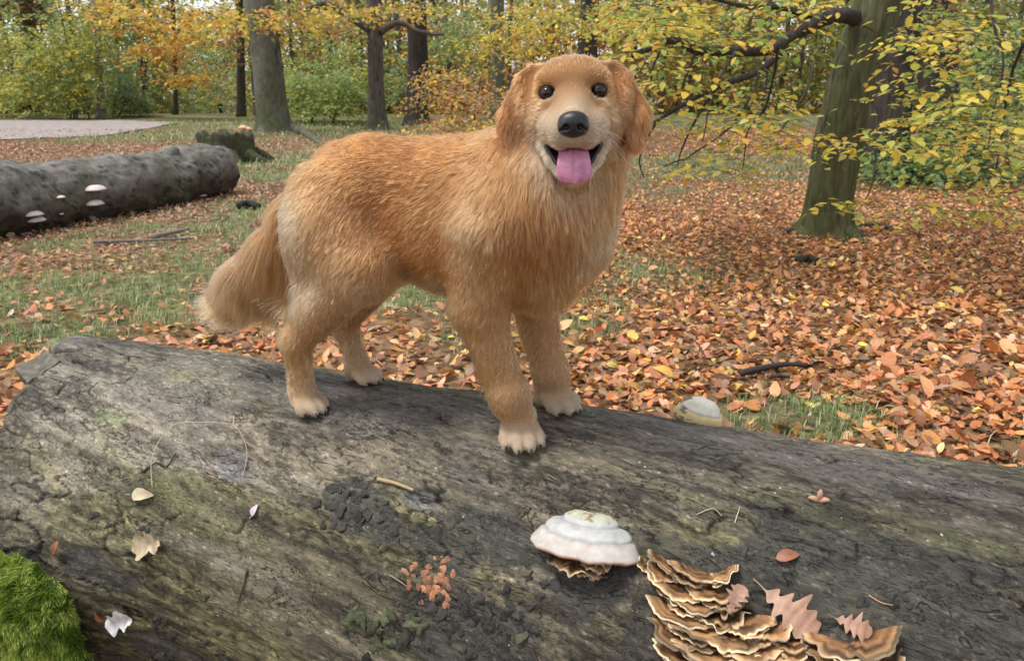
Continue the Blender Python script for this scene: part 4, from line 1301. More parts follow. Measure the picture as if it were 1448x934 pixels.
def shelf_tier(w, d, seed, span=1.0, up=.25, wav=.18, cols=None):
    """one thin wavy shelf: w half width, d reach, closed with a real edge"""
    m, k = 46, 12
    ph = np.linspace(-1.35 * span, 1.35 * span, m)
    rr = 1 + .16 * (fbm(np.stack([ph * 2.2 + seed * 3.1, ph * 0], -1), 3, seed) - .5) * 2 + .05 * (vnoise(np.stack([ph * 9 + seed, ph * 0], -1), seed) - .5) * 2
    q = np.linspace(.05, 1, k)
    ruff = wav * (fbm(np.stack([ph * 2.6 + seed, ph * 0], -1), 2, seed + 3) - .5) * 2
    Rg = q[:, None] * rr[None]
    X = Rg * np.sin(ph)[None] * w; Y = Rg * np.cos(ph)[None] * d
    Z = (up * q[:, None] ** 1.5 + ruff[None] * q[:, None] ** 2) * d - .10 * d * np.clip(q - .75, 0, 1)[:, None] * 4 * .5
    top = np.stack([X, Y, Z], -1)
    th = np.interp(q, [0, .9, 1], [.0045, .0028, .0016])[:, None]
    bot = top.copy(); bot[..., 2] -= th
    V = np.concatenate([top.reshape(-1, 3), bot.reshape(-1, 3)])
    i = np.arange(k - 1)[:, None] * m; j = np.arange(m - 1)[None]
    f1 = np.stack([i + j, i + m + j, i + m + j + 1, i + j + 1], -1).reshape(-1, 4)
    n0 = k * m
    f2 = (f1 + n0)[:, ::-1]
    e = (k - 1) * m + np.arange(m - 1)
    f3 = np.stack([e, e + n0, e + n0 + 1, e + 1], -1)
    sides = []
    for jj, fl in ((0, False), (m - 1, True)):
        a = np.arange(k - 1) * m + jj
        s = np.stack([a, a + n0, a + n0 + m, a + m], -1)
        sides.append(s[:, ::-1] if not fl else s)
    zone = fbm(np.stack([q[:, None] * 9 + 0 * ph[None], np.repeat(ph[None] * .8 + seed, k, 0)], -1), 3, seed + 7)
    cc = np.interp
    base = np.stack([np.interp(q, [0, .25, .5, .72, .86, .955, 1], [v[i_] for v in cols]) for i_ in range(3)], -1) if cols is not None else None
    c = np.repeat(base[:, None], m, 1) * (.25 + 1.45 * sstep(.25, .72, zone))[..., None]
    c = np.concatenate([c.reshape(-1, 3), (c * .75 + .08).reshape(-1, 3)])
    return V, [f1, f2, f3, *sides], np.clip(c, .01, .9)

TT = [lin(*c) for c in ((60, 42, 32), (112, 78, 50), (150, 112, 78), (142, 104, 70), (176, 138, 98), (188, 154, 114), (212, 188, 152))]


# ------------------------------------------------------------------ second log, stump, sticks, walkers
def build_middle():
    wood = bark_mat('old_log_bark', (.115, .108, .095), moss=0, sc=5, stretch=1, crack=.6)
    A, B = np.array([-6.35, 3.9, .31]), np.array([-4.12, 11.1, .30])
    d = nrm(B - A); side = np.array([d[1], -d[0], 0])
    n = 200
    t = np.linspace(0, 1, n)
    C = A[None] + (B - A)[None] * t[:, None] + side[None] * (.05 * np.sin(t * 7))[:, None]
    R = .345 + .02 * np.sin(t * 9 + 1) + .05 * np.exp(-((t - .53) / .05) ** 2) + .015 * np.sin(t * 23)
    C[:, 2] += .05 * np.exp(-((t - .53) / .05) ** 2) + .05 * np.exp(-((t - .93) / .05) ** 2)
    V, F, uv = tube(C, R, 72, .12, 3.2, 12)
    # rough, pitted lower side
    root = empty('fallen_log', (A + B) / 2 * [1, 1, 0], 'knotty grey fallen log on the left with small white fungi on its side', 'log')
    h = .6 * fbm(V * 3.2, 3, 16) + .6 * fbm(V * 11, 4, 15)
    V[:-2] += .12 * (h[:-2, None] - .5) * nrm(V[:-2] - np.repeat(C, 72, 0))
    V[:, 0] += 0
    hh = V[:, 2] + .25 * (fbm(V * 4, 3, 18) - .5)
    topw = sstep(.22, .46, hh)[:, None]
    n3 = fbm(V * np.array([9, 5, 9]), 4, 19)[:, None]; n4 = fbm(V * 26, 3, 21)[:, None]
    colv = np.array([.185, .172, .150]) * topw + np.array([.060, .047, .034]) * (1 - topw)  # paler grey upper side: sky sheen put into the colour; brown rot below
    grn = sstep(.5, .62, fbm(V * 3.5, 3, 23))[:, None] * .5
    colv = colv * (1 - grn) + np.array([.11, .115, .06]) * grn
    colv = colv * (.35 + .8 * n3 + .5 * n4) * np.where(np.abs(fbm(V * np.array([7, 3, 7]), 3, 25)[:, None] - .5) < .018, .25, 1)
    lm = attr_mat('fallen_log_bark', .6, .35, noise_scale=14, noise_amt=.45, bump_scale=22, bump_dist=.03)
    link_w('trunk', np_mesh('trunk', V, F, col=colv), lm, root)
    for q, (tq, aq, lq) in enumerate(((.50, 2.2, .16), (.30, .6, .12), (.72, 2.6, .10), (.86, 1.2, .07))):
        k_ = int(tq * n); o_ = side * math.cos(aq) * 1.0 + np.array([0, 0, math.sin(aq)])
        b_ = C[k_] + o_ * .25
        Vs, Fs, _ = tube(np.array([b_, b_ + o_ * .08, b_ + o_ * (.10 + lq * .6) + d * .03, b_ + o_ * (.11 + lq) + d * .04]), [.12, .085, .065, .04], 12, .35, 9, q)
        link_w('branch_stub', np_mesh('branch_stub', Vs, Fs, col=np.repeat(np.array([[.12, .115, .10]]), len(Vs), 0)), bpy.data.materials['fallen_log_bark'], root)
    c0 = C[int(.545 * n)] + np.array([-.05, -.1, .30])
    # bracket fungi on its side
    W, P_, U = lin(216, 206, 200), lin(196, 172, 156), lin(150, 120, 100)
    prof = [(0, .5), (.4, .48), (.7, .34), (.92, .12), (1, 0), (.95, -.1), (.6, -.16), (0, -.16)]
    cols = [P_, W, W, W, P_, U, U, U]
    for k, (x, y, w, lab) in enumerate(((133, 268, .125, 'upper pale pinkish bracket on the side of the left log'), (133, 288, .115, 'lower white bracket under the pinkish one on the left log'), (47, 303, .10, 'upper cream bracket near the left end of the left log'), (50, 311, .10, 'lower cream bracket near the left end of the left log'), (85, 279, .05, 'tiny cream knob like bracket high on the left log'), (86, 302, .026, 'tiny white button bracket low on the left log'))):
        r = ray_dir(x, y)
        # nearest approach of the ray to the log's surface
        best = None
        for s in np.linspace(4, 14, 900):
            p = np.array([0, 0, CAM_H]) + r * s
            q = (p - A); u = q @ d
            dist = np.linalg.norm(q - d * u)
            if dist < .345:
                best = p; break
        if best is None:
            continue
        nrmv = nrm(best - (A + d * ((best - A) @ d)))
        Y = nrm(nrmv * [1, 1, 0]); X = np.array([Y[1], -Y[0], 0])
        V, F, c = revolve(prof, cols, w, w * .75, w * .75, .2, 30, 20 + k)
        V = V @ np.stack([X, Y, [0, 0, 1]], 1).T
        o = link('bracket_fungus', np_mesh('bracket_fungus', V, F, col=c), FUNGUS2)
        o.location = best + nrmv * .01
        tag(o, lab, 'fungus', 'bracket fungi on the left log')
    for k, (x, y, lab) in enumerate(((268, 284, 'small white mushroom on the grass by the left log, the one nearer its end'), (284, 284, 'flat pale mushroom on the grass beside the small white mushroom'))):
        g = ground_at(x, y); g[2] = float(ground_h(g[0], g[1]))
        V, F, c = revolve([(0, .4), (.5, .36), (.9, .12), (1, 0), (.8, -.06), (.18, -.1), (.16, -1), (0, -1)], [W, W, P_, P_, U, W, W, W], .075 + .02 * k, .07, .06, .12, 26, 40 + k)
        V[:, 2] += .055
        o = link('mushroom', np_mesh('mushroom', V, F, col=c), FUNGUS2, None, g)
        tag(o, lab, 'mushroom', 'mushrooms on the grass')
    # ---- stump
    g = ground_at(324, 226); g[2] = float(ground_h(g[0], g[1])) - .03
    root = empty('tree_stump', g, 'mossy broken tree stump in front of the grey beech', 'stump')
    z = np.array([0, .04, .10, .2, .32, .44, .54, .60])
    r = np.array([.66, .62, .57, .53, .52, .52, .53, .53])
    m = 72
    th = np.linspace(0, 2 * np.pi, m, endpoint=False)
    lob = 1 + .10 * np.cos(5 * th + 1) + .12 * (fbm(np.stack([np.cos(th) * 2, np.sin(th) * 2], -1), 3, 31) - .5)
    top = .60 + .16 * (fbm(np.stack([np.cos(th) * 2.4 + 5, np.sin(th) * 2.4], -1), 4, 33) - .5) + .03 * np.sign(np.sin(th * 7))
    V = []
    for zz, rr in zip(z, r):
        R = rr * (1 + (lob - 1) * (1.6 - zz))
        V.append(np.stack([R * np.cos(th), R * np.sin(th), zz / .6 * top], -1))
    for q in (.9, .7, .45, .2, .02):
        V.append(np.stack([.53 * q * lob * np.cos(th), .53 * q * lob * np.sin(th), top * (.35 + .65 * q) * .85 + .05 + .04 * (fbm(np.stack([q * 4 * np.cos(th), q * 4 * np.sin(th)], -1), 3, 35) - .5)], -1))
    V = np.array(V); k = len(V)
    V[:8] += .06 * (fbm(V[:8].reshape(-1, 3) * np.array([7, 7, 3]), 4, 37).reshape(8, m)[..., None] - .5) * np.array([1, 1, 0])
    i = np.arange(k - 1)[:, None] * m; j = np.arange(m)[None]; j2 = (j + 1) % m
    F = np.stack([i + j, i + j2, i + m + j2, i + m + j], -1).reshape(-1, 4)
    link('trunk', np_mesh('trunk', V.reshape(-1, 3), F), bark_mat('stump_wood', (.085, .078, .062), moss=.95, moss_top=1.6, sc=6, stretch=.5, crack=.6), root)
    r5 = np.random.default_rng(2)
    for q in range(5):
        a = -1.9 + q * .75
        p0 = np.array([.5 * math.cos(a), .5 * math.sin(a), .16]); p1 = np.array([.78 * math.cos(a + .1), .78 * math.sin(a + .1), .03]); p2 = np.array([1.0 * math.cos(a + .2), 1.0 * math.sin(a + .2), -.05])
        Vr, Fr, _ = tube(catmull(np.array([p0, p1, p2]), 10), np.linspace(.16, .05, 10), 10, .2, 6, q)
        link('root', np_mesh('root', Vr, Fr), bpy.data.materials['stump_wood'], root)
    for q, (x, y, w) in enumerate(((344, 181.5, .11), (351, 183, .09))):
        p = at_depth(x, y, g[1] - .1)
        V, F, c = revolve([(0, .7), (.4, .65), (.8, .3), (1, 0), (.9, -.12), (0, -.2)], [lin(222, 196, 170), lin(222, 196, 172), lin(206, 160, 126), lin(170, 110, 78), U, U], w, w * .8, w * .8, .2, 26, 60 + q)
        o = link('mushroom', np_mesh('mushroom', V, F, col=c), FUNGUS2, None, p)
        tag(o, ['orange and white mushroom cap on top of the tree stump', 'lower orange mushroom at the right edge of the stump top'][q], 'mushroom', 'mushrooms on the stump')
    # ---- sticks on the ground
    def stick(pts, r0, r1, label, col=(.04, .034, .03), lift=.02, name='fallen_branch'):
        P = []
        for x, y in pts:
            p = ground_at(x, y); p[2] = float(ground_h(p[0], p[1])) + r0 + lift; P.append(p)
        C = catmull(np.array(P), 20)
        V, F, _ = tube(C, np.linspace(r0, r1, 20), 9, .25, 25, 3)
        o = link(name, np_mesh(name, V - C[0], F, col=np.repeat(np.array(col)[None], len(V), 0)), FUNGUS2, None, C[0])
        tag(o, label, 'stick', 'sticks on the ground')
    stick([(1045, 536), (1075, 531), (1105, 527), (1140, 528)], .020, .012, 'dark rotten stick among orange leaves above the white rim fungus')
    stick([(1085, 541), (1100, 539), (1116, 541)], .012, .008, 'short black stick just below the dark rotten one')
    stick([(1128, 374), (1142, 371), (1156, 375)], .035, .028, 'stubby black log piece on the leaves in front of the leaning beech', lift=.01)
    stick([(135, 352), (180, 351), (228, 349), (275, 346)], .018, .010, 'long grey stick lying in the grass left of the tail', (.16, .15, .14))
    stick([(218, 346), (245, 340), (268, 335)], .028, .015, 'pale barkless stick crossing the long grey stick', (.24, .20, .17))
    stick([(340, 300), (352, 297), (366, 303)], .05, .04, 'black lump of rotten wood in the grass right of the left log', (.02, .022, .02), .0)
    stick([(1110, 330), (1180, 322), (1240, 318), (1262, 324)], .03, .02, 'dark branch half sunk in leaves behind the leaning beech', (.05, .04, .035), .0)
    stick([(98, 317), (118, 313), (134, 319)], .05, .03, 'bluish grey stick end at the foot of the left log', (.12, .13, .14), .0)
    stick([(0, 141), (20, 150), (50, 160)], .07, .05, 'long pale fallen pole leaning at the border of the wood', (.34, .33, .27), .1)
    # ---- two people walking far off in the gap
    def person(px, py_feet, hgt_px, label, top, leg, skin_=(.42, .27, .2), arm=.12):
        Y = 80.0
        p = at_depth(px, py_feet, Y); p[2] = float(ground_h(p[0], p[1]))
        Hh = 1.70
        root = empty('person', p, label, 'person', 'people walking in the far gap')
        f = Field(np.arange(-.4, .4, .02), np.arange(-.3, .3, .02), np.arange(-.05, 1.85, .02))
        f.cone((0, 0, .95), (0, 0, 1.38), .14, .16, .06)
        f.cone((0, 0, 1.40), (0, .01, 1.52), .06, .055, .03)
        f.ell((0, .01, 1.62), (.085, .10, .12), k=.02)
        for q in (-1, 1):
            f.cone((q * .085, 0, .92), (q * .095, .05 * q, .50), .088, .062, .05)
            f.cone((q * .095, .05 * q, .50), (q * .10, .09 * q, .08), .060, .042, .03)
            f.cone((q * .10, .09 * q, .05), (q * .11, .09 * q - .14, .04), .045, .035, .02)
            f.cone((q * .18, 0, 1.40), (q * .24, .03 * q, 1.12), .055, .045, .03)
            f.cone((q * .24, .03 * q, 1.12), (q * (.24 - arm), -.10, .92), .043, .036, .02)
            f.ell((q * (.24 - arm), -.12, .87), (.03, .035, .05), k=.02)
        V, F = f.mesh(); V = relax(V, F, 1, .4)
        zc = V[:, 2]
        col = np.where((zc > .93)[:, None], np.array(top)[None], np.array(leg)[None])
        col = np.where((zc > 1.50)[:, None], np.array(skin_)[None], col)
        col = np.where(((zc > 1.66) | ((zc > 1.56) & (V[:, 1] > .03)))[:, None], np.array([.03, .02, .015])[None], col)
        col = np.where((zc < .09)[:, None], np.array([.02, .02, .02])[None], col)
        link('body', np_mesh('body', V, F, col=col), attr_mat('person_clothing', .8, .2), root)
        s = hgt_px / (1100 / (Y * math.cos(PITCH)) * Hh)
    person(313, 163, 20, 'person in dark blue clothes walking far off between the trees', (.02, .026, .05), (.018, .022, .04))
    person(327, 165, 17, 'person in a pale pinkish jacket and dark trousers walking far off', (.42, .30, .27), (.03, .028, .03))

FUNGUS2 = attr_mat('pale_fungus', .7, .3, noise_scale=30, noise_amt=.25)
build_middle()

# ------------------------------------------------------------------ the dog
DO = -0.71 * LU + 1.40 * LN + np.array([0, 0, 0.77])        # dog frame: x forward along the log, y away from the camera, z up
DM = np.stack([LU, LN, np.array([0, 0, 1.0])], 1)
def d2w(P): return DO + np.asarray(P, float) @ DM.T
def w2d(P): return (np.asarray(P, float) - DO) @ DM
# head frame: r towards the viewer's right, u up, f towards the camera
HE = np.array([0, 0, CAM_H]) + ray_dir(810, 130) * 1.35
_f = np.array([0, 0, CAM_H - 0.0]) - HE
_f[2] = 0
_f = _f / np.linalg.norm(_f)
_u = np.array([0, 0, 1.0])
_r = np.cross(-_f, _u)
_a = rad(2.2)
_r, _u = _r * math.cos(_a) + _u * math.sin(_a), _u * math.cos(_a) - _r * math.sin(_a)
HM = np.stack([_r, _u, _f], 1)
HMD = DM.T @ HM                                              # head axes in the dog frame
HED = w2d(HE)
def h2d(P): return HED + np.asarray(P, float) @ HMD.T
def d2h(P): return (np.asarray(P, float) - HED) @ HMD

def px2dog(px, py, lat):
    r = ray_dir(px, py)
    o = np.array([0, 0, CAM_H])
    t = ((DO + lat * LN - o) @ LN) / (r @ LN)
    return w2d(o + r * t)

def paw_floor(x, y):
    """height of the log's top under a dog-frame point"""
    p = d2w(np.array([x, y, 0.0]))
    s = (p - LOG_C) @ LU
    q = (p - LOG_C) @ LN
    v = -math.asin(max(-.9, min(.9, q / LOG_R))) * LOG_R
    P = log_point(np.array([s]), np.array([v]))[0]
    return P[2] - DO[2]

REG = []      # fur regions: (kind, geometry, flow, length, lift, colour)
def srgb(r, g, b): return lin(r, g, b)

def build_dog_field():
    hx, hy, hz = HED
    def axis(lo, hi, flo, fhi, c, f):
        return np.concatenate([np.arange(lo, flo, c), np.arange(flo, fhi, f), np.arange(fhi, hi, c)])
    xs = axis(-0.70, 0.52, hx - .17, hx + .17, .0055, .0028)
    ys = axis(-0.26, 0.22, hy - .16, hy + .12, .0055, .0028)
    zs = axis(-0.06, 0.78, hz - .165, hz + .09, .0055, .0028)
    fd = Field(xs, ys, zs)
    def C(a, b, ra, rb, k=.03, flow=(-.9, 0, -.45), L=.024, lift=.22, col=(192, 128, 72), mode='add'):
        fd.cone(a, b, ra, rb, k, mode)
        if mode == 'add':
            REG.append(('c', np.array(a, float), np.array(b, float), ra, rb, np.array(flow, float), L, lift, srgb(*col)))
    def E(c, R, M=None, k=.03, flow=(-.9, 0, -.45), L=.024, lift=.22, col=(192, 128, 72), mode='add'):
        fd.ell(c, R, M, k, mode)
        if mode == 'add':
            REG.append(('e', np.array(c, float), np.array(R, float), np.eye(3) if M is None else np.array(M), None, np.array(flow, float), L, lift, srgb(*col)))
    # --- trunk
    E((.085, 0, .435), (.19, .112, .150), flow=(-.8, 0, -.6), L=.019, col=(194, 134, 80))
    E((.195, .005, .425), (.105, .112, .150), flow=(-.15, 0, -1), L=.030, lift=.16, col=(198, 140, 88))
    C((.11, 0, .498), (-.115, 0, .497), .084, .088, flow=(-1, 0, -.12), L=.018, lift=.15, col=(186, 118, 62))
    C((.08, 0, .40), (-.10, 0, .425), .105, .085, flow=(-.8, 0, -.6), L=.020, col=(196, 134, 80))
    E((-.145, 0, .478), (.115, .098, .104), flow=(-.9, 0, -.4), L=.018, col=(190, 124, 68))
    C((.12, 0, .315), (-.03, 0, .335), .055, .04, flow=(-.6, 0, -1), L=.036, lift=.2, col=(214, 176, 134))
    # --- hind legs
    for sgn, kn, hk, pw in ((-1, (-.105, -.088, .335), (-.291, -.083, .155), (-.288, -.076)), (1, (-.125, .088, .335), (-.285, .095, .150), (-.252, .095))):
        y = sgn
        z0 = paw_floor(pw[0] + .03, pw[1])
        E((-.203, .070 * y, .42), (.098, .056, .122), M=np.array([[.92, 0, .39], [0, 1, 0], [-.39, 0, .92]]), k=.04, flow=(-.45, 0, -1), L=.022, lift=.18, col=(196, 138, 86))
        C((-.195, .075 * y, .40), kn, .084, .064, .04, flow=(-.5, 0, -1), L=.020, col=(202, 146, 96))
        C((kn[0] - .025, kn[1], kn[2] - .01), hk, .064, .028, .03, flow=(-.5, 0, -1), L=.015, lift=.2, col=(212, 164, 116))
        if y < 0:
            C((-.258, -.066, .36), (-.262, -.080, .24), .030, .024, .04, flow=(-.3, 0, -1), L=.040, lift=.16, col=(226, 198, 164))
        C((hk[0] - .006, hk[1], hk[2] - .01), (pw[0] - .012, pw[1], z0 + .06), .017, .014, .012, flow=(-.7, 0, -1), L=.026, lift=.3, col=(214, 166, 116))
        C((hk[0] - .012, hk[1], hk[2] + .012), hk, .021, .024, .02, flow=(-.3, 0, -1), L=.026, lift=.35, col=(205, 150, 100))
        C(hk, (pw[0], pw[1], z0 + .05), .0245, .0225, .02, flow=(-.2, 0, -1), L=.014, lift=.25, col=(216, 172, 126))
        paw(C, pw[0], pw[1], z0, rad(-22 if y < 0 else -5), .93)
    # --- front legs
    for sgn, sh, el, wr, pw, yaw in ((-1, (.165, -.088, .42), (.140, -.090, .29), (.196, -.082, .105), (.213, -.065), -60), (1, (.21, .088, .42), (.185, .090, .29), (.222, .094, .10), (.230, .100), -25)):
        z0 = paw_floor(pw[0] + .02, pw[1])
        C(sh, el, .080, .052, .05, flow=(-.3, 0, -1), L=.020, col=(205, 150, 100))
        C(el, wr, .044, .034, .03, flow=(-.25, 0, -1), L=.012, lift=.2, col=(206, 154, 104))
        C((el[0] - .028, el[1], el[2] - .01), (wr[0] - .022, wr[1], wr[2] + .03), .024, .016, .02, flow=(-.9, 0, -1), L=.044, lift=.3, col=(218, 174, 128))
        C((wr[0] + .004, wr[1], wr[2] + .004), (wr[0] + .006, wr[1], wr[2] - .012), .0365, .0355, .015, flow=(0, 0, -1), L=.011, lift=.18, col=(212, 164, 116))
        C(wr, (pw[0], pw[1], z0 + .05), .034, .031, .02, flow=(0, 0, -1), L=.013, lift=.22, col=(214, 168, 120))
        paw(C, pw[0], pw[1], z0, rad(yaw), 1.08)
    # --- neck and ruff
    hb = h2d((0, -.055, -.070))
    C((.15, .0, .475), hb, .104, .070, .05, flow=(-.5, 0, -.9), L=.026, lift=.16, col=(196, 136, 82))
    C((.20, -.01, .46), h2d((0, -.10, -.06)), .100, .062, .05, flow=(-.05, -.1, -1), L=.030, lift=.17, col=(204, 148, 96))
    E((.255, -.03, .455), (.085, .085, .10), k=.05, flow=(.05, -.1, -1), L=.040, lift=.18, col=(188, 122, 70))
    E((.245, .0, .36), (.075, .085, .085), k=.05, flow=(.05, -.05, -1), L=.040, lift=.18, col=(206, 150, 100))
    C(h2d((.045, -.09, -.07)), (.305, .035, .40), .058, .060, .05, flow=(.08, -.05, -1), L=.028, lift=.16, col=(202, 144, 92))
    # --- tail with its heavy plume
    T = [(-.205, 0, .522), (-.266, .0, .480), (-.330, .008, .412), (-.405, .015, .325), (-.48, .015, .262), (-.535, .015, .232)]
    R = [.043, .042, .046, .050, .048, .038]
    cols = [(192, 130, 76), (194, 134, 80), (198, 142, 92), (206, 156, 110), (212, 168, 124), (216, 176, 134)]
    for k in range(5):
        a, b = np.array(T[k]), np.array(T[k + 1])
        fl = nrm(b - a) * .75 + np.array([-.0, 0, -.6])
        C(a, b, R[k], R[k + 1], .03, flow=fl, L=.034 + .011 * k, lift=.08, col=cols[k])
    C((-.335, .015, .355), (-.345, .015, .25), .034, .024, .05, flow=(-.25, 0, -1), L=.075, lift=.08, col=(210, 164, 118))
    C((-.42, .015, .275), (-.42, .015, .225), .035, .02, .05, flow=(-.25, 0, -1), L=.075, lift=.08, col=(214, 170, 128))
    C((-.49, .015, .235), (-.49, .015, .205), .034, .02, .05, flow=(-.35, 0, -1), L=.065, lift=.08, col=(216, 176, 134))
    # --- head
    def HC(a, b, ra, rb, k=.018, flow=(0, 0, -1), L=.009, lift=.25, col=(206, 152, 100), mode='add'):
        C(h2d(a), h2d(b), ra, rb, k, HMD @ np.array(flow, float), L, lift, col, mode)
    def HE_(c, R, k=.018, flow=(0, 0, -1), L=.009, lift=.25, col=(206, 152, 100), mode='add', rz=0.0, rx=0.0, ry=0.0):
        M = np.array(Matrix.Rotation(rz, 3, 'Z') @ Matrix.Rotation(ry, 3, 'Y') @ Matrix.Rotation(rx, 3, 'X'))
        E(h2d(c), R, HMD @ M, k, HMD @ np.array(flow, float), L, lift, col, mode)
    HE_((0, .010, -.050), (.076, .052, .082), flow=(0, .6, -1), L=.016, lift=.2, col=(202, 146, 92))
    HE_((0, .022, -.005), (.056, .034, .036), flow=(0, .9, -.5), L=.007, lift=.10, col=(202, 144, 90))
    HC((-.022, .022, .016), (-.050, .020, .006), .0145, .012, flow=(-.5, .8, -.4), L=.007, lift=.12, col=(188, 126, 74))
    HC((.022, .022, .016), (.050, .020, .006), .0145, .012, flow=(.5, .8, -.4), L=.007, lift=.12, col=(188, 126, 74))
    HC((0, .010, .010), (0, -.028, .045), .022, .022, .02, flow=(0, .9, -.5), L=.006, lift=.12, col=(206, 150, 98))
    for q in (-1, 1):
        HE_((q * .046, -.038, -.012), (.037, .046, .046), .025, flow=(q * .7, -.5, -.7), L=.015, lift=.18, col=(204, 148, 96))
        HE_((q * .030, -.028, .018), (.022, .024, .024), .02, flow=(q * .4, .2, -.7), L=.006, lift=.15, col=(206, 150, 98))
        HE_((q * .0200, -.064, .080), (.0240, .0275, .030), .014, flow=(q * .7, -.35, -.6), L=.007, lift=.3, col=(232, 206, 176))
        HE_((q * .035, -.057, .048), (.025, .027, .034), .018, flow=(q * .6, -.4, -.7), L=.009, lift=.3, col=(228, 198, 162))
        HE_((q * .058, -.050, .014), (.0155, .017, .020), .014, flow=(q * .8, .1, -.6), L=.010, lift=.3, col=(222, 180, 136))
        HC((q * .064, -.070, .004), (q * .058, -.10, .0), .014, .012, .02, flow=(q * .3, -.9, -.2), L=.02, lift=.3, col=(212, 164, 116))
    for q in (-1, 1):
        HC((q * .032, -.012, .043), (q * .044, -.024, .041), .003, .003, .012, mode='sub')
        pass
    HC((0, -.025, .035), (0, -.044, .095), .028, .024, .02, flow=(0, .6, -.8), L=.006, lift=.22, col=(226, 192, 152))
    HC((0, -.052, .095), (0, -.068, .097), .021, .016, .012, flow=(0, -.7, -.4), L=.005, lift=.3, col=(222, 200, 178))
    # lower jaw: a U-shaped rim on a chin
    jr = [(-.058, -.062, .010), (-.050, -.086, .032), (-.037, -.110, .054), (-.020, -.128, .070), (0, -.135, .075), (.020, -.128, .070), (.037, -.110, .054), (.050, -.086, .032), (.058, -.062, .010)]
    for a, b in zip(jr[:-1], jr[1:]):
        HC(a, b, .0085, .0085, .008, flow=(0, -1, -.4), L=.010, lift=.35, col=(230, 206, 180))
    HC((0, -.108, -.03), (0, -.139, .052), .040, .016, .02, flow=(0, -.8, -.6), L=.016, lift=.3, col=(222, 182, 140))
    HE_((0, -.090, -.045), (.062, .045, .05), .03, flow=(0, -.9, -.4), L=.03, lift=.25, col=(206, 152, 102))
    # ears, hanging
    for q in (-1, 1):
        REG.append(('e', h2d((q * .095, .012, -.03)), np.array([.030, .046, .02]), HMD, None, HMD @ nrm(np.array([q * .35, -1, .0])), .018, .13, srgb(184, 118, 68)))
        REG.append(('e', h2d((q * .112, -.045, -.012)), np.array([.028, .050, .02]), HMD, None, HMD @ nrm(np.array([q * .02, -1, .0])), .024, .12, srgb(164, 100, 54)))
        ear(fd, q)
    # eye sockets
    for q in (-1, 1):
        fd.ell(h2d((q * .0435, 0, .0255)), (.0130, .0112, .012), HMD, .008, 'sub')
    return fd

EAR = np.array([(-.052, .046), (-.072, .050), (-.094, .036), (-.113, .006), (-.129, -.024), (-.134, -.046), (-.127, -.074), (-.115, -.092), (-.104, -.094), (-.090, -.078), (-.080, -.044), (-.074, -.012), (-.066, .018)])
def ear(fd, q):
    c = h2d((q * .095, -.022, -.02))
    sl, X, Y, Z = fd.box(c - .105, c + .105)
    X, Y, Z = np.broadcast_arrays(X, Y, Z)
    P = np.stack([X, Y, Z], -1).astype(float) - HED
    H = P @ HMD
    r, u, f = H[..., 0] * -q, H[..., 1], H[..., 2]
    r = -np.abs(r) * np.sign(r + 1e-12) if False else r
    r = -r if q < 0 else r
    # r is negative outwards for the ear's outline
    r = np.where(q < 0, H[..., 0], -H[..., 0])
    d2 = np.full(r.shape, 1e9); ins = np.zeros(r.shape, bool)
    for a, b in zip(EAR, np.roll(EAR, -1, 0)):
        e = b - a
        t = np.clip(((r - a[0]) * e[0] + (u - a[1]) * e[1]) / (e @ e), 0, 1)
        d2 = np.minimum(d2, np.hypot(r - a[0] - t * e[0], u - a[1] - t * e[1]))
        m = (a[1] > u) != (b[1] > u)
        ins ^= m & (r < (b[0] - a[0]) * (u - a[1]) / (b[1] - a[1] + 1e-12) + a[0])
    d2 = np.where(ins, -d2, d2) + .006
    out = np.clip((-r - .07) / .065, 0, 1)
    f0 = -.034 + .030 * sstep(.04, -.05, u) - .022 * out ** 2 + .005 * np.sin((r * 1.3 + u * .4) * 95)
    g = np.abs(f - f0) - .0075
    d = np.minimum(np.maximum(d2, g), 0) + np.hypot(np.maximum(d2, 0), np.maximum(g, 0)) - .005
    fd.put(d.astype(np.float32), sl, .010)

def paw(C, x, y, z0, yaw, sc):
    c, s = math.cos(yaw), math.sin(yaw)
    def P(f, l, z): return (x + (f * c - l * s) * sc, y + (f * s + l * c) * sc, z0 + z * sc)
    col, tip = (222, 184, 140), (240, 226, 208)
    fl = (c, s, -.5)
    C(P(-.012, 0, .045), P(.008, 0, .034), .027 * sc, .022 * sc, .02, flow=fl, L=.006, lift=.15, col=col)
    C(P(-.02, 0, .022), P(.008, 0, .02), .025 * sc, .023 * sc, .012, flow=fl, L=.006, lift=.15, col=col)
    for l, f, r in ((-.0300, .026, .0128), (-.0107, .042, .0138), (.0107, .042, .0138), (.0300, .026, .0128)):
        C(P(f - .022, l * .8, .030), P(f, l, .0185), r * sc, r * sc, .0045, flow=fl, L=.008, lift=.2, col=col)
        C(P(f, l, .0185), P(f + .011, l * 1.04, .013), r * .95 * sc, r * .8 * sc, .0045, flow=fl, L=.0075, lift=.2, col=tip)
    PAWS.append([(P(f + .019, l * 1.05, .011), P(f + .0235, l * 1.05, .004)) for l, f in ((-.0300, .026), (-.0107, .042), (.0107, .042), (.0300, .026))])

PAWS = []
def region_dist(P):
    out = []
    for kind, a, b, c, d, *_ in REG:
        X, Y, Z = P[:, 0], P[:, 1], P[:, 2]
        out.append(d_cone(X, Y, Z, a, b, c, d) if kind == 'c' else d_ell(X, Y, Z, a, b, c))
    return np.stack(out, 1).astype(np.float32)

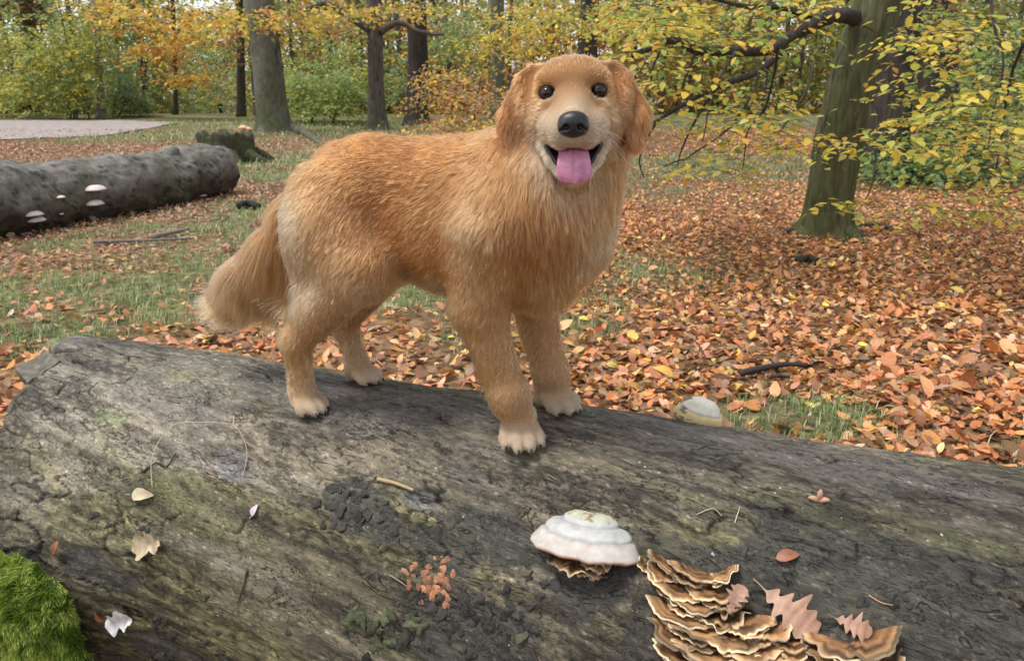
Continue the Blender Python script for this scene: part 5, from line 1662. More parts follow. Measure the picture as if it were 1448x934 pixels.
def tri_sample(V, F, n, dens=None):
    T = np.vstack([F[:, [0, 1, 2]], F[:, [0, 2, 3]]])
    a, b, c = V[T[:, 0]], V[T[:, 1]], V[T[:, 2]]
    ar = np.linalg.norm(np.cross(b - a, c - a), axis=1)
    if dens is not None:
        ar = ar * dens[T].mean(1)
    cdf = np.cumsum(ar); cdf /= cdf[-1]
    i = np.searchsorted(cdf, rng.random(n))
    u, v = rng.random(n), rng.random(n)
    m = u + v > 1
    u[m], v[m] = 1 - u[m], 1 - v[m]
    w = 1 - u - v
    return T[i], w, u, v

def hair_object(name, P, radius, col, mat, parent):
    """P (n,k,3) strands -> one curves object"""
    n, k = P.shape[:2]
    hc = bpy.data.hair_curves.new(name)
    hc.add_curves([k] * n)
    hc.attributes['position'].data.foreach_set('vector', P.astype(np.float32).ravel())
    ra = hc.attributes.get('radius') or hc.attributes.new('radius', 'FLOAT', 'POINT')
    ra.data.foreach_set('value', radius.astype(np.float32).ravel())
    ca = hc.attributes.new('col', 'FLOAT_COLOR', 'CURVE')
    cc = np.ones((n, 4), np.float32); cc[:, :3] = col
    ca.data.foreach_set('color', cc.ravel())
    o = bpy.data.objects.new(name, hc)
    COL.objects.link(o)
    hc.materials.append(mat)
    o.parent = parent
    return o

def build_dog(n_hair=520000):
    root = empty('dog', DO, 'golden long haired dog standing on the log with its tongue out', 'dog')
    root.rotation_euler = (0, 0, LOG_A)
    bpy.context.view_layer.update()
    fd = build_dog_field()
    V, F = fd.mesh()
    V = relax(V, F, 2, .4)
    # keep the largest connected skin only (drop stray islands): fields overlap, so there is one
    Nn = vnormals(V, F)
    D = region_dist(V)
    W = np.exp(-(np.maximum(D, 0) / .012) ** 1.0) + 1e-9
    W /= W.sum(1, keepdims=True)
    flows = np.array([nrm(r[5]) for r in REG]); Ls = np.array([r[6] for r in REG]); lifts = np.array([r[7] for r in REG]); cols = np.array([r[8] for r in REG])
    col = W @ cols
    x, y, z = V.T
    H = d2h(V)
    def mixin(c, target, w):
        return c * (1 - w[:, None]) + np.asarray(target)[None] * w[:, None]
    ti = [k for k, r in enumerate(REG) if r[1][1] < -.04 and r[1][0] < -.10 and r[1][2] > .30 and r[1][1] > -.12]
    thighW = W[:, ti].sum(1)
    headw = sstep(.17, .11, np.linalg.norm((H - np.array([0, -.03, 0])) * np.array([1, 1, .9]), axis=1))
    # cream breeches behind the thigh, cream belly, darker saddle
    col = mixin(col, srgb(222, 190, 154), .85 * sstep(-.15, -.245, x + .30 * (z - .40)) * sstep(.22, .30, z) * sstep(.51, .44, z) * sstep(.3, .8, thighW))
    col = mixin(col, srgb(216, 184, 146), .6 * sstep(.345, .295, z) * sstep(-.2, -.1, x) * sstep(.14, .08, x) * sstep(.2, .26, z))
    col = mixin(col, srgb(172, 100, 48), .6 * sstep(.50, .57, z) * sstep(.16, .06, x) * sstep(-.25, -.15, x))
    chestw = np.exp(-((x - .27) / .06) ** 2 - ((y + .05) / .05) ** 2) * sstep(.52, .44, z) * sstep(.22, .32, z)
    col = mixin(col, srgb(224, 186, 142), .55 * chestw)
    col = mixin(col, srgb(232, 200, 158), .55 * sstep(.315, .36, x) * sstep(.2, .26, z) * sstep(.48, .42, z))
    col = mixin(col, srgb(222, 182, 136), .45 * np.exp(-((x - .15) / .035) ** 2) * sstep(-.07, -.10, y) * sstep(.28, .34, z) * sstep(.52, .42, z))
    col = mixin(col, srgb(166, 100, 50), .5 * np.exp(-((x - .245) / .05) ** 2 - ((z - .43) / .05) ** 2) * sstep(-.02, -.06, y))
    col = mixin(col, srgb(160, 94, 46), .45 * np.exp(-((x + .055) / .05) ** 2 - ((z - .44) / .07) ** 2) * sstep(-.04, -.08, y))
    # soft mottling between locks
    mot = fbm(V * 22, 3, 5); mot2 = fbm(V * 6, 3, 6)
    col = col * (0.78 + .20 * mot + .24 * mot2)[:, None]
    skin = col * 0.5 + .03 * np.array([1, .8, .6])
    # dark skin round eyes, lips
    for q in (-1, 1):
        de = np.linalg.norm((H - np.array([q * .0435, 0, .022])) / np.array([.0178, .0134, .02]), axis=1)
        skin = mixin(skin, (.012, .009, .008), sstep(1.05, .8, de))
    r_, u_, f_ = H.T
    inside = (np.abs(r_) < .058) & (u_ < -.066) & (u_ > -.142) & (f_ > -.02)
    ucurve = -.064 - .020 * (1 - np.clip(np.abs(r_) / .058, 0, 1) ** 2)
    lipz = sstep(.006, .0, np.abs(u_ - ucurve)) * (np.abs(r_) < .06) * sstep(-.0, .01, f_)
    me = np_mesh('body', V, F, col=np.clip(skin, 0.003, 1))
    bodym = attr_mat('dog_undercoat', 0.9, 0.1)
    body = link('body', me, bodym, root)
    # ---------------- fur
    L = W @ Ls
    dens = np.ones(len(V))
    dens *= 1 + 2.2 * headw
    tip = (z < .08) & (x > -.35)
    dens[tip] *= 1.5
    vis = sstep(.13, .02, y)
    dens *= .35 + .65 * vis
    de2 = np.minimum(*[np.linalg.norm((H - np.array([q * .0435, 0, .022])) / np.array([.0140, .0108, .02]), axis=1) for q in (-1, 1)])
    dens[de2 < 1] = 0
    nose_d = np.linalg.norm((H - np.array([0, -.050, .118])) / np.array([.022, .019, .02]), axis=1)
    dens[nose_d < 1] = 0
    mouth = (np.abs(r_) < .050) & (u_ < -.078) & (u_ > -.135) & (f_ > -.02) & (f_ < .085) & (np.linalg.norm(np.stack([r_ / .052, (u_ + .078) / .058], 1), axis=1) < .93)
    dens[mouth & (Nn @ (HMD[:, 1]) > -.2)] = 0
    T, w0, w1, w2 = tri_sample(V, F, n_hair, dens)
    def at(A): return A[T[:, 0]] * w0.reshape([-1] + [1] * (A.ndim - 1)) + A[T[:, 1]] * w1.reshape([-1] + [1] * (A.ndim - 1)) + A[T[:, 2]] * w2.reshape([-1] + [1] * (A.ndim - 1))
    p, nn, Lh, ch = at(V), nrm(at(Nn)), at(L), at(col)
    fl, lf = at(W @ flows), at(W @ lifts)
    hw = at(headw)
    # coherent swirl of the coat and finer locks
    nz = np.stack([fbm(p * 11, 2, 100 + k) - .5 for k in range(3)], 1) * 1.3 + np.stack([fbm(p * 55, 2, 110 + k) - .5 for k in range(3)], 1) * 0.55
    fl = fl + nz * (0.42 - .14 * hw)[:, None]
    tan = nrm(fl - nn * (fl * nn).sum(1, keepdims=True))
    stray = (rng.random(len(p)) < .045) & (p[:, 0] > -.33)
    jit = rng.normal(size=p.shape) * (.10 + .25 * stray[:, None])
    Lh = Lh * (0.65 + .7 * rng.random(len(p))) * (0.8 + .5 * fbm(p * 30, 2, 120))
    lf = lf * (.62 + .9 * stray * (1 - .6 * hw))
    d0 = nrm(tan * (1 - lf[:, None]) + nn * (lf[:, None] * 1.6) + jit * .8)
    K = 6
    t = np.linspace(0, 1, K)
    down = np.array([0, 0, -1.0])
    P = np.zeros((len(p), K, 3)); P[:, 0] = p - nn * .002
    d = d0.copy()
    grav = np.clip(Lh / .09, 0, 1)[:, None] * .16
    for k in range(1, K):
        P[:, k] = P[:, k - 1] + d * (Lh / (K - 1))[:, None]
        d = nrm(d + tan * .22 + down * grav + rng.normal(size=p.shape) * .06)
    # keep strands outside the skin-hugging direction, then pull tips into locks
    ng = len(p) // 18
    gi = rng.choice(len(p), ng, replace=False)
    kd = KDTree(ng)
    for a, i in enumerate(gi):
        kd.insert(p[i], a)
    kd.balance()
    own = np.array([kd.find(q)[1] for q in p])
    G = P[gi[own]]
    off = (G[:, :1] - P[:, :1])
    pull = (t ** 1.6)[None, :, None] * (0.2 + .4 * rng.random(len(p)))[:, None, None] * sstep(.005, .018, Lh)[:, None, None]
    P = P + (G - P) * pull
    gcol = rng.choice([.66, .85, .97, 1.06, 1.18], ng, p=[.10, .2, .3, .25, .15])
    ch = ch * ((1 + (gcol[own] - 1) * (1 - .15 * hw)) * (0.78 + .44 * rng.random(len(p))))[:, None]
    # long fur pales towards lock tips on tail and breeches: whole strand tint
    ch = np.clip(ch ** 1.06 * np.array([.690, .630, .575]), .008, .95)
    base_r = np.where(Lh < .012, .00036, .00042)
    radius = base_r[:, None] * np.array([1, 1, .95, .8, .55, .12])[None]
    fm = bpy.data.materials.new('golden_fur'); fm.use_nodes = True
    nt = fm.node_tree
    nt.nodes.remove(nt.nodes["Principled BSDF"])
    hb = nt.nodes.new("ShaderNodeBsdfHairPrincipled")
    hb.model = 'CHIANG'
    hb.parametrization = 'COLOR'
    at_ = N(nt.nodes, "ShaderNodeAttribute", attribute_name="col")
    nt.links.new(at_.outputs["Color"], hb.inputs["Color"])
    hb.inputs["Roughness"].default_value = 0.38
    hb.inputs["Radial Roughness"].default_value = 0.6
    hb.inputs["Random Roughness"].default_value = 0.2
    nt.links.new(hb.outputs[0], nt.nodes["Material Output"].inputs[0])
    fur = hair_object('fur', P, radius, ch, fm, root)
    fur["kind"] = "stuff"
    face_parts(root)
    return root

def face_parts(root):
    dark = plain_mat('dog_lip_skin', (.012, .010, .010), .38, .5, ns=200, amt=.3)
    def up(o_name, V, F, mat, parent=None):
        return link(o_name, np_mesh(o_name, V, F), mat, parent or root)
    lidm = plain_mat('dog_lid_skin', (.05, .03, .02), .6, .3, ns=200, amt=.3)
    # eyes
    em, nd, lk, b = new_mat('dog_eye')
    tc = nd.new("ShaderNodeTexCoord")
    g = nd.new("ShaderNodeVectorMath"); g.operation = 'DISTANCE'
    lk.new(tc.outputs["Object"], g.inputs[0]); g.inputs[1].default_value = (0, 0, .0115)
    lk.new(ramp(nd, lk, g.outputs["Value"], [(0.0, (.002, .002, .002)), (.0052, (.002, .002, .002)), (.0062, (.060, .026, .009)), (.0105, (.012, .006, .003)), (.0118, (.003, .002, .002))]), b.inputs["Base Color"])
    b.inputs["Roughness"].default_value = .06
    b.inputs["Specular IOR Level"].default_value = .5
    n1, n2 = 20, 28
    th = np.linspace(0, np.pi, n1); ph = np.linspace(0, 2 * np.pi, n2, endpoint=False)
    Tg, Pg = np.meshgrid(th, ph, indexing='ij')
    S = np.stack([np.sin(Tg) * np.cos(Pg), np.sin(Tg) * np.sin(Pg), np.cos(Tg)], -1).reshape(-1, 3)
    i = np.arange(n1 - 1)[:, None] * n2; j = np.arange(n2)[None]; j2 = (j + 1) % n2
    SF = np.stack([i + j, i + n2 + j, i + n2 + j2, i + j2], -1).reshape(-1, 4)
    for q in (-1, 1):
        eye = link('eye', np_mesh('eye', S * np.array([.0123, .0114, .0116]), SF), em, root)
        M = Matrix(HMD.tolist()).to_4x4()
        M.translation = Vector(h2d((q * .0435, 0, .0195)))
        eye.matrix_local = M
        # lids: a dark almond rim
        a = np.linspace(0, 2 * np.pi, 29)[:-1]
        rimc = np.stack([q * .0435 + .0120 * np.cos(a) , .0092 * np.sin(a) + .0012 * np.cos(a) * 0, .0245 - .0040 * np.cos(a) ** 2 - q * .0018 * np.cos(a)], 1)
        rimc = np.vstack([rimc, rimc[:1]])
        Vv, Ff, _ = tube(h2d(rimc), .0021, 8)
        link('eyelid', np_mesh('eyelid', Vv, Ff), dark, root)
    # nose
    nf = Field(np.arange(-.03, .03, .0009), np.arange(-.03, .03, .0009), np.arange(-.03, .03, .0009))
    nf.ell((0, .005, -.002), (.0218, .0135, .0150), k=.008)
    nf.ell((0, -.004, -.002), (.0185, .0155, .0140), k=.008)
    for q in (-1, 1):
        nf.ell((q * .0125, -.004, .002), (.0095, .0105, .0115), k=.006)
        nf.ell((q * .0102, -.0040, .0150), (.0052, .0046, .0090), k=.003, mode='sub')
        nf.cone((q * .0135, -.0075, .013), (q * .0205, -.0090, .005), .0028, .0018, .002, 'sub')
    nf.cone((0, .004, .0155), (0, -.018, .0125), .0010, .0010, .002, 'sub')
    NV, NF = nf.mesh()
    NV = relax(NV, NF, 1, .4)
    nm, nd, lk, b = new_mat('dog_nose_leather')
    b.inputs["Base Color"].default_value = (.016, .016, .019, 1)
    b.inputs["Roughness"].default_value = .36
    vo = nd.new("ShaderNodeTexVoronoi"); vo.inputs["Scale"].default_value = 700
    tc = nd.new("ShaderNodeTexCoord"); lk.new(tc.outputs["Object"], vo.inputs["Vector"])
    lk.new(bump(nd, lk, vo.outputs[0], .35, .0006), b.inputs["Normal"])
    nose = link('nose', np_mesh('nose', NV * 1.12, NF), nm, root)
    M = Matrix(HMD.tolist()).to_4x4(); M.translation = Vector(h2d((0, -.049, .116)))
    nose.matrix_local = M
    # mouth cavity
    mv = S * np.array([.047, .032, .040]) + np.array([0, -.094, .012])
    link('mouth_cavity', np_mesh('mouth_cavity', h2d(mv), SF), dark, root)
    # lips: dark edge along the upper lip and inside the jaw's rim
    for q in (-1, 1):
        up_ = np.array([(q * .060, -.056, .014), (q * .050, -.072, .040), (q * .036, -.088, .058), (q * .018, -.090, .080), (q * .004, -.082, .096)])
        C = catmull(up_, 24)
        Vv, Ff, _ = tube(h2d(C), np.interp(np.linspace(0, 1, 24), [0, .2, .8, 1], [.002, .0026, .002, .0012]), 8)
        up('lip', Vv, Ff, dark)
        lo = np.array([(q * .059, -.059, .014), (q * .048, -.083, .037), (q * .036, -.104, .058), (q * .021, -.121, .073), (q * .004, -.129, .078)])
        C = catmull(lo, 24)
        Vv, Ff, _ = tube(h2d(C), np.interp(np.linspace(0, 1, 24), [0, .25, .6, 1], [.0035, .0058, .0055, .003]), 8)
        up('lip', Vv, Ff, dark)
    # tongue
    NT = 44
    cl = catmull(np.array([(0, -.090, .03), (0, -.091, .060), (0, -.098, .082), (0, -.113, .095), (0, -.132, .099), (0, -.147, .0975)]), NT)
    tt_ = np.linspace(0, 1, NT)
    wd = np.interp(tt_, [0, .3, .6, .78, 1], [.020, .023, .0272, .0288, .0288]) * np.sqrt(np.clip(1 - (np.clip(tt_ - .76, 0, 1) / .241) ** 2, 0, 1)) + .0008
    m = 21
    a = np.linspace(-1, 1, m)
    tn = nrm(np.gradient(cl, axis=0))
    upv = np.stack([np.zeros(NT), tn[:, 2], -tn[:, 1]], 1)
    top, bot = [], []
    for k in range(NT):
        tw_ = min(1, wd[k] / .010)
        prof = tw_ * .0045 * (1 - np.abs(a) ** 3) - .0032 * np.exp(-(a / .10) ** 2) * (1 - (k / NT) ** 6) + .0012 * np.cos(a * 5)
        top.append(cl[k] + np.stack([a * wd[k], np.zeros(m), np.zeros(m)], 1) + upv[k] * prof[:, None])
        bot.append(cl[k] + np.stack([a * wd[k], np.zeros(m), np.zeros(m)], 1) - upv[k] * (tw_ * .0045 * (1 - np.abs(a) ** 3))[:, None])
    TV = np.vstack(top + bot)
    i = np.arange(NT - 1)[:, None] * m; j = np.arange(m - 1)[None]
    f1 = np.stack([i + j, i + j + 1, i + m + j + 1, i + m + j], -1).reshape(-1, 4)
    n0 = NT * m
    f2 = (f1 + n0)[:, ::-1]
    tm, nd, lk, b = new_mat('dog_tongue')
    tc = nd.new("ShaderNodeTexCoord")
    z1 = noise(nd, lk, tc.outputs["Object"], 90, 4, .6)
    lk.new(ramp(nd, lk, z1, [(.3, (.46, .16, .27)), (.7, (.62, .28, .41))]), b.inputs["Base Color"])
    b.inputs["Roughness"].default_value = .42
    b.inputs["Subsurface Weight"].default_value = .25
    b.inputs["Subsurface Radius"].default_value = (.006, .002, .002)
    b.inputs["Subsurface Scale"].default_value = .5
    z2 = noise(nd, lk, tc.outputs["Object"], 900, 2, .5)
    lk.new(bump(nd, lk, z2, .3, .0006), b.inputs["Normal"])
    up('tongue', h2d(TV), np.vstack([f1, f2]), tm)
    # claws
    cm = plain_mat('dog_claw', (.02, .017, .015), .35, .5, ns=100)
    for pw in PAWS:
        for a, bb in pw:
            a, bb = np.array(a), np.array(bb)
            C = catmull(np.array([a, (a + bb) / 2 + np.array([0, 0, .002]), bb]), 6)
            Vv, Ff, _ = tube(C, [.0034, .0033, .003, .0025, .0017, .0006], 7)
            up('claw', Vv, Ff, cm)
    # whiskers
    wm = plain_mat('dog_whisker', (.75, .70, .62), .5, .3)
    for q in (-1, 1):
        for k in range(6):
            a = np.array([q * (.030 + .004 * (k % 3)), -.058 - .006 * (k // 2), .074 - .008 * (k % 3)])
            e = a + np.array([q * (.045 + .012 * (k % 2)), -.022 - .010 * k * .6, .006 - .004 * k])
            C = catmull(np.array([a, (a + e) / 2 + np.array([0, .006, .004]), e]), 7)
            Vv, Ff, _ = tube(h2d(C), np.linspace(.00035, .0001, 7), 4)
            up('whisker', Vv, Ff, wm)

dog = build_dog()

def hoof_bracket():
    p, fr, sv = log_px(832, 752)
    X, Y = out_dir(fr[2])
    X = -X if X[0] < 0 else X
    root = empty('bracket_fungus', p, 'large white layered bracket fungus with a pinkish rim on the log', 'fungus', 'bracket fungi on the front log')
    W, TN, RIM, UN, GR = lin(186, 186, 184), lin(192, 184, 176), lin(172, 134, 112), lin(110, 84, 64), lin(188, 190, 166)
    prof = [(0, .66), (.26, .66), (.42, .61), (.50, .53), (.52, .47), (.58, .46), (.70, .42), (.79, .32), (.80, .26), (.87, .21), (.94, .10), (1.0, .0), (1.01, -.05), (.97, -.09), (.8, -.11), (.4, -.12), (0, -.12)]
    cols = [GR, GR, GR, W, W * .8, W, W, W, W * .75, TN, TN, TN * .95, RIM, RIM, UN, UN, UN]
    V, F, c = revolve(prof, cols, .100, .074, .080, .035, 72, 3, .008)
    V[:, 1] += .034 * (1 - np.clip(V[:, 2], 0, .065) / .058) - .022
    # brown stains on the crown
    st = fbm(V * 42, 3, 77); topm = (V[:, 2] > .045)
    st = sstep(.53, .60, .6 * st + .4 * fbm(V * 160, 2, 78)) * topm
    c = c * (1 - .8 * st[:, None]) + lin(130, 90, 58) * .8 * st[:, None]
    c = c * (.80 + .4 * fbm(V * 55, 4, 79))[:, None]
    Mx = np.stack([X, Y, [0, 0, 1]], 1)
    ti = rad(17)
    V = np.stack([V[:, 0], V[:, 1] * math.cos(ti) - V[:, 2] * math.sin(ti), V[:, 2] * math.cos(ti) + V[:, 1] * math.sin(ti)], 1)
    V = V @ Mx.T + Y * .006 + np.array([0, 0, -.020])
    link('cap', np_mesh('cap', V, F, col=c), FUNGUS, root)
    for k, (px, py, w, d) in enumerate(((805, 778, .034, .075), (850, 782, .036, .075), (822, 788, .045, .07), (862, 776, .026, .07), (838, 797, .032, .055), (845, 806, .022, .04))):
        q, f2, _ = log_px(px, py)
        V, F, c = shelf_tier(w, d, 200 + k, 1.0, .1, .2, [x * .62 for x in TT])
        V = V @ Mx.T + q - p + Mx[:, 1] * -.012
        link('under_shelf', np_mesh('under_shelf', V, F, col=c), FUNGUS, root)

def rim_bracket():
    p, fr, sv = log_px(988, 592)
    root = empty('bracket_fungus', p, 'small rounded white bracket fungus with a yellow edge on the far rim of the log', 'fungus', 'bracket fungi on the front log')
    W, Yl, G = lin(222, 216, 204), lin(214, 192, 138), lin(208, 208, 182)
    prof = [(0, .95), (.35, .92), (.6, .78), (.75, .55), (.80, .42), (.88, .40), (.96, .25), (1.0, .05), (.97, -.15), (.8, -.25), (0, -.3)]
    cols = [W, W, G, W, W * .55, Yl, Yl, Yl, Yl * .8, Yl * .5, Yl * .4]
    V, F, c = revolve(prof, cols, .054, .040, .046, .12, 48, 8, .01)
    k = sstep(-.01, -.035, V[:, 0])
    st = fbm(V * 60, 3, 71)
    c = np.where(((st > .62) & (V[:, 0] < -.01))[:, None], lin(120, 112, 98), c)
    X = np.array(LU) ; Yd = -LN
    Z = np.array([0, 0, 1.0])
    a = rad(12)
    X, Z = X * math.cos(a) - Z * math.sin(a), Z * math.cos(a) + X * math.sin(a)
    V = V @ np.stack([X, Yd, Z], 1).T + np.array([0, 0, .013])
    link('cap', np_mesh('cap', V, F, col=c), FUNGUS, root)

def shelf_cluster(name, label, rows, seed):
    c0 = log_px(rows[0][0], rows[0][1])[0]
    root = empty(name, c0, label, 'fungus', 'bracket fungi on the front log')
    for k, (px, py, hw, tilt, reach) in enumerate(rows):
        q, fr, _ = log_px(px, py)
        dist = np.linalg.norm(q - np.array([0, 0, CAM_H]))
        w = hw / 1100 * dist * 1.05
        X, Y = out_dir(fr[2])
        if X @ LU < 0: X = -X
        V, F, c = shelf_tier(w, reach, seed + k * 3, 1.0, .12, .14, [t * rng.uniform(.7, 1.0) for t in TT])
        a = tilt
        Z = np.array([0, 0, 1.0])
        X2 = X * math.cos(a) + Z * math.sin(a); Z2 = Z * math.cos(a) - X * math.sin(a)
        V = V @ np.stack([X2, Y, Z2], 1).T + q - c0 - Y * .012
        o = link('shelf', np_mesh('shelf', V, F, col=c), FUNGUS, root)
    return root

def lay_leaf(px, py, kind, L, yaw, color, label, lift=.006, cat='leaf', group='leaves lying on the log', cup=1.0, name='dead_leaf', tilt=0.0):
    p, fr, sv = log_px(px, py)
    V, F = leaf_shape(kind)
    if kind == 'oak':
        kx = np.array([0, .07, .17, .25, .36, .44, .56, .64, .76, .84, .93, 1.0]); kw = np.array([.012, .03, .15, .075, .27, .13, .36, .19, .33, .20, .17, .0])
        rk = np.random.default_rng(int(px))
        A_ = np.column_stack([kx, kw * rk.uniform(.8, 1.15, 12)]); B_ = np.column_stack([kx + rk.normal(0, .008, 12), kw * rk.uniform(.8, 1.15, 12)])
        A_, B_ = catmull(A_, 44), catmull(B_, 44)
        xm = (A_[:, 0] + B_[:, 0]) / 2
        V, F = [], []
        for k in range(44):
            z = -.30 * (xm[k] - .45) ** 2
            for (ex, ew), q in (((A_[k, 0], A_[k, 1]), 1), ((xm[k], 0), 0), ((B_[k, 0], B_[k, 1]), -1)):
                V.append((ex + .10 * ew, q * max(ew, 0), z + .45 * ew ** 1.5 * (1 + .5 * q)))
        for k in range(43):
            a = 3 * k
            F += [(a, a + 1, a + 4, a + 3), (a + 1, a + 2, a + 5, a + 4)]
        s_ = len(V)
        V += [(0, .010, 0), (0, -.010, 0), (-.20, -.007, .03), (-.20, .007, .03)]; F += [(s_, s_ + 1, s_ + 2, s_ + 3)]
        V, F = np.array(V), np.array(F)
    V = V.copy(); V[:, 0] -= .45
    V[:, 2] *= cup
    nz = fbm(V * 4 + px, 2, int(px)) - .5
    V[:, 2] += .16 * nz
    V *= L
    # a real, thin blade: lower side a millimetre below
    n0 = len(V)
    V2 = np.vstack([V, V - [0, 0, .0009]])
    F2 = np.vstack([F, (F + n0)[:, ::-1]])
    c, s = math.cos(yaw), math.sin(yaw)
    X = fr[0] * c - fr[1] * s; Y = np.cross(fr[2], X)
    if tilt:
        Zn = nrm(fr[2] * math.cos(tilt) + fr[1] * math.sin(tilt)); X = nrm(X - Zn * (X @ Zn)); Y = np.cross(Zn, X)
    else:
        Zn = fr[2]
    col = np.asarray(color)[None] * (.75 + .5 * fbm(V2 * 60 + px, 2, 3))[:, None]
    o = link(name, np_mesh(name, V2, F2, col=col), LEAF_MAT)
    o.matrix_world = frame_to_matrix(p + fr[2] * (lift + .16 * L * .3), X, Y, Zn)
    return tag(o, label, cat, group)

def lobed_leaf(px, py, L, yaw, color, label, lobes=4, wid=.40, lift=.008, group='leaves lying on the log', curl=.25, point=0.3, tilt=0.0):
    """large oak or maple leaf with deep lobes, veins folded in"""
    n = 60
    t = np.linspace(0, 1, n)
    r_ = np.random.default_rng(int(px))
    kt = np.array([0, .05, .12, .18, .25, .31, .40, .46, .54, .60, .68, .74, .82, .88, .94, 1])
    kh = np.array([.012, .02, .20, .08, .42, .22, .74, .40, 1.0, .52, .90, .50, .66, .36, .30, 0])
    cols_ = np.array([-1, -.8, -.5, 0, .5, .8, 1])
    sides_ = []
    for q in (-1, 1):
        tw_ = t + .02 * np.sin(t * 11 + q + px)
        hq = np.sin(np.pi * np.clip(t, 0, 1) ** .72) ** .8 * (.46 + .54 * np.abs(np.sin(np.pi * (lobes - .4) * tw_ + .5 + q * .35)) ** .9) * (.8 + .4 * fbm(np.stack([t * 4 + px + q, t * 0], -1), 2, 7)) + .012 * (1 - t)
        hq = np.convolve(np.pad(hq, 1, mode='edge'), [.22, .56, .22], 'valid') * wid
        if lobes < 4:
            hq = hq * (.6 + .8 * fbm(np.stack([t * 5 + px + q, t * 0], -1), 3, 6))
        sides_.append(hq)
    h = np.where(cols_[None] < 0, sides_[0][:, None], sides_[1][:, None])
    X = t[:, None] + .07 * h * np.abs(cols_)[None]
    bend = .10 * np.sin(t * 3 + px)[:, None]
    Yv = cols_[None] * h + bend
    Z = curl * ((t - .5) ** 2)[:, None] * 1.4 + .55 * np.abs(cols_[None] * h) ** 1.4 + .22 * (fbm(np.stack([X * 4 + px, Yv * 4], -1), 3, 17) - .5) 
    Yv = Yv
    V = np.stack([X - .5, Yv, Z], -1).reshape(-1, 3) * L
    Yv = (cols_[None] * h)
    m = len(cols_)
    i = np.arange(n - 1)[:, None] * m; j = np.arange(m - 1)[None]
    F = np.stack([i + j, i + j + 1, i + m + j + 1, i + m + j], -1).reshape(-1, 4)
    n0 = len(V)
    col = np.asarray(color)[None] * (.78 + .45 * fbm(V * 70 + px, 3, 3))[:, None]
    vein = np.abs(Yv).reshape(-1) < .012
    col = np.where(vein[:, None], col * .8, col)
    V = np.vstack([V, V - [0, 0, .001]]); F = np.vstack([F[:, ::-1], F + n0]); col = np.vstack([col, col])
    p, fr, sv = log_px(px, py)
    c, s = math.cos(yaw), math.sin(yaw)
    Zn = nrm(fr[2] * math.cos(tilt) + np.array([0, 0, 1]) * math.sin(tilt)) if tilt else fr[2]
    Xd = fr[0] * c - fr[1] * s; Xd = nrm(Xd - Zn * (Xd @ Zn)); Yd = np.cross(Zn, Xd)
    o = link('dead_leaf', np_mesh('dead_leaf', V, F, col=col), LEAF_MAT)
    o.matrix_world = frame_to_matrix(p + fr[2] * lift, Xd, Yd, Zn)
    return tag(o, label, 'leaf', group)

def log_curve(name, pts, r0, r1, color, label, cat, lift=.003, group=None, arch=0.0, n=30):
    P = []
    for k, (x, y) in enumerate(pts):
        p, fr, _ = log_px(x, y)
        u = k / (len(pts) - 1)
        P.append(p + fr[2] * (lift + arch * math.sin(math.pi * u)))
    C = catmull(np.array(P), n)
    V, F, _ = tube(C, np.linspace(r0, r1, n), 6, .15, 60, 3)
    o = link(name, np_mesh(name, V - C[0], F, col=np.repeat(np.asarray(color)[None], len(V), 0)), FUNGUS, None, C[0])
    return tag(o, label, cat, group)

def chips(parent, name, places, col, size, mat, thick=.35, rough=.35, lift=.0, seed=0, standing=.35):
    """irregular flakes lying on the log, each a mesh of its own"""
    r = np.random.default_rng(seed)
    for k, (px, py) in enumerate(places):
        p, fr, _ = log_px(px, py)
        m = 9
        a = np.linspace(0, 2 * np.pi, m, endpoint=False) + r.uniform(-.25, .25, m)
        rr = r.uniform(.55, 1.1, m)
        el = r.uniform(.5, .9)
        top = np.stack([np.cos(a) * rr, np.sin(a) * rr * el, r.uniform(-.12, .18, m)], -1)
        inn = top * np.array([.5, .5, .6]) + [0, 0, .14]
        bot = top * np.array([1.02, 1.02, 1]) - [0, 0, thick]
        V = np.vstack([[[0, 0, .16]], inn, top, bot])
        j = np.arange(m); j2 = (j + 1) % m
        tri = np.stack([np.zeros(m, int), 1 + j, 1 + j2], -1)
        F = np.vstack([np.stack([1 + j, 1 + m + j, 1 + m + j2, 1 + j2], -1), np.stack([1 + m + j, 1 + 2 * m + j, 1 + 2 * m + j2, 1 + m + j2], -1)])
        s = size * r.uniform(.6, 1.4)
        yaw, t1, t2 = r.uniform(0, 6.28), r.normal(0, standing), r.normal(0, standing)
        R = rot_from(np.array([yaw]), np.array([t1]), np.array([t2]))[0]
        Bm = np.stack([fr[0], np.cross(fr[2], fr[0]), fr[2]], 1)
        V = (V * s) @ R.T @ Bm.T + p + fr[2] * (lift + s * .10)
        c = np.asarray(col)[None] * r.uniform(.6, 1.4) * (.75 + .5 * fbm(V * 80, 2, 5))[:, None]
        link_w(name, np_mesh(name, V, [tri, F], col=c, smooth=False), mat, parent)

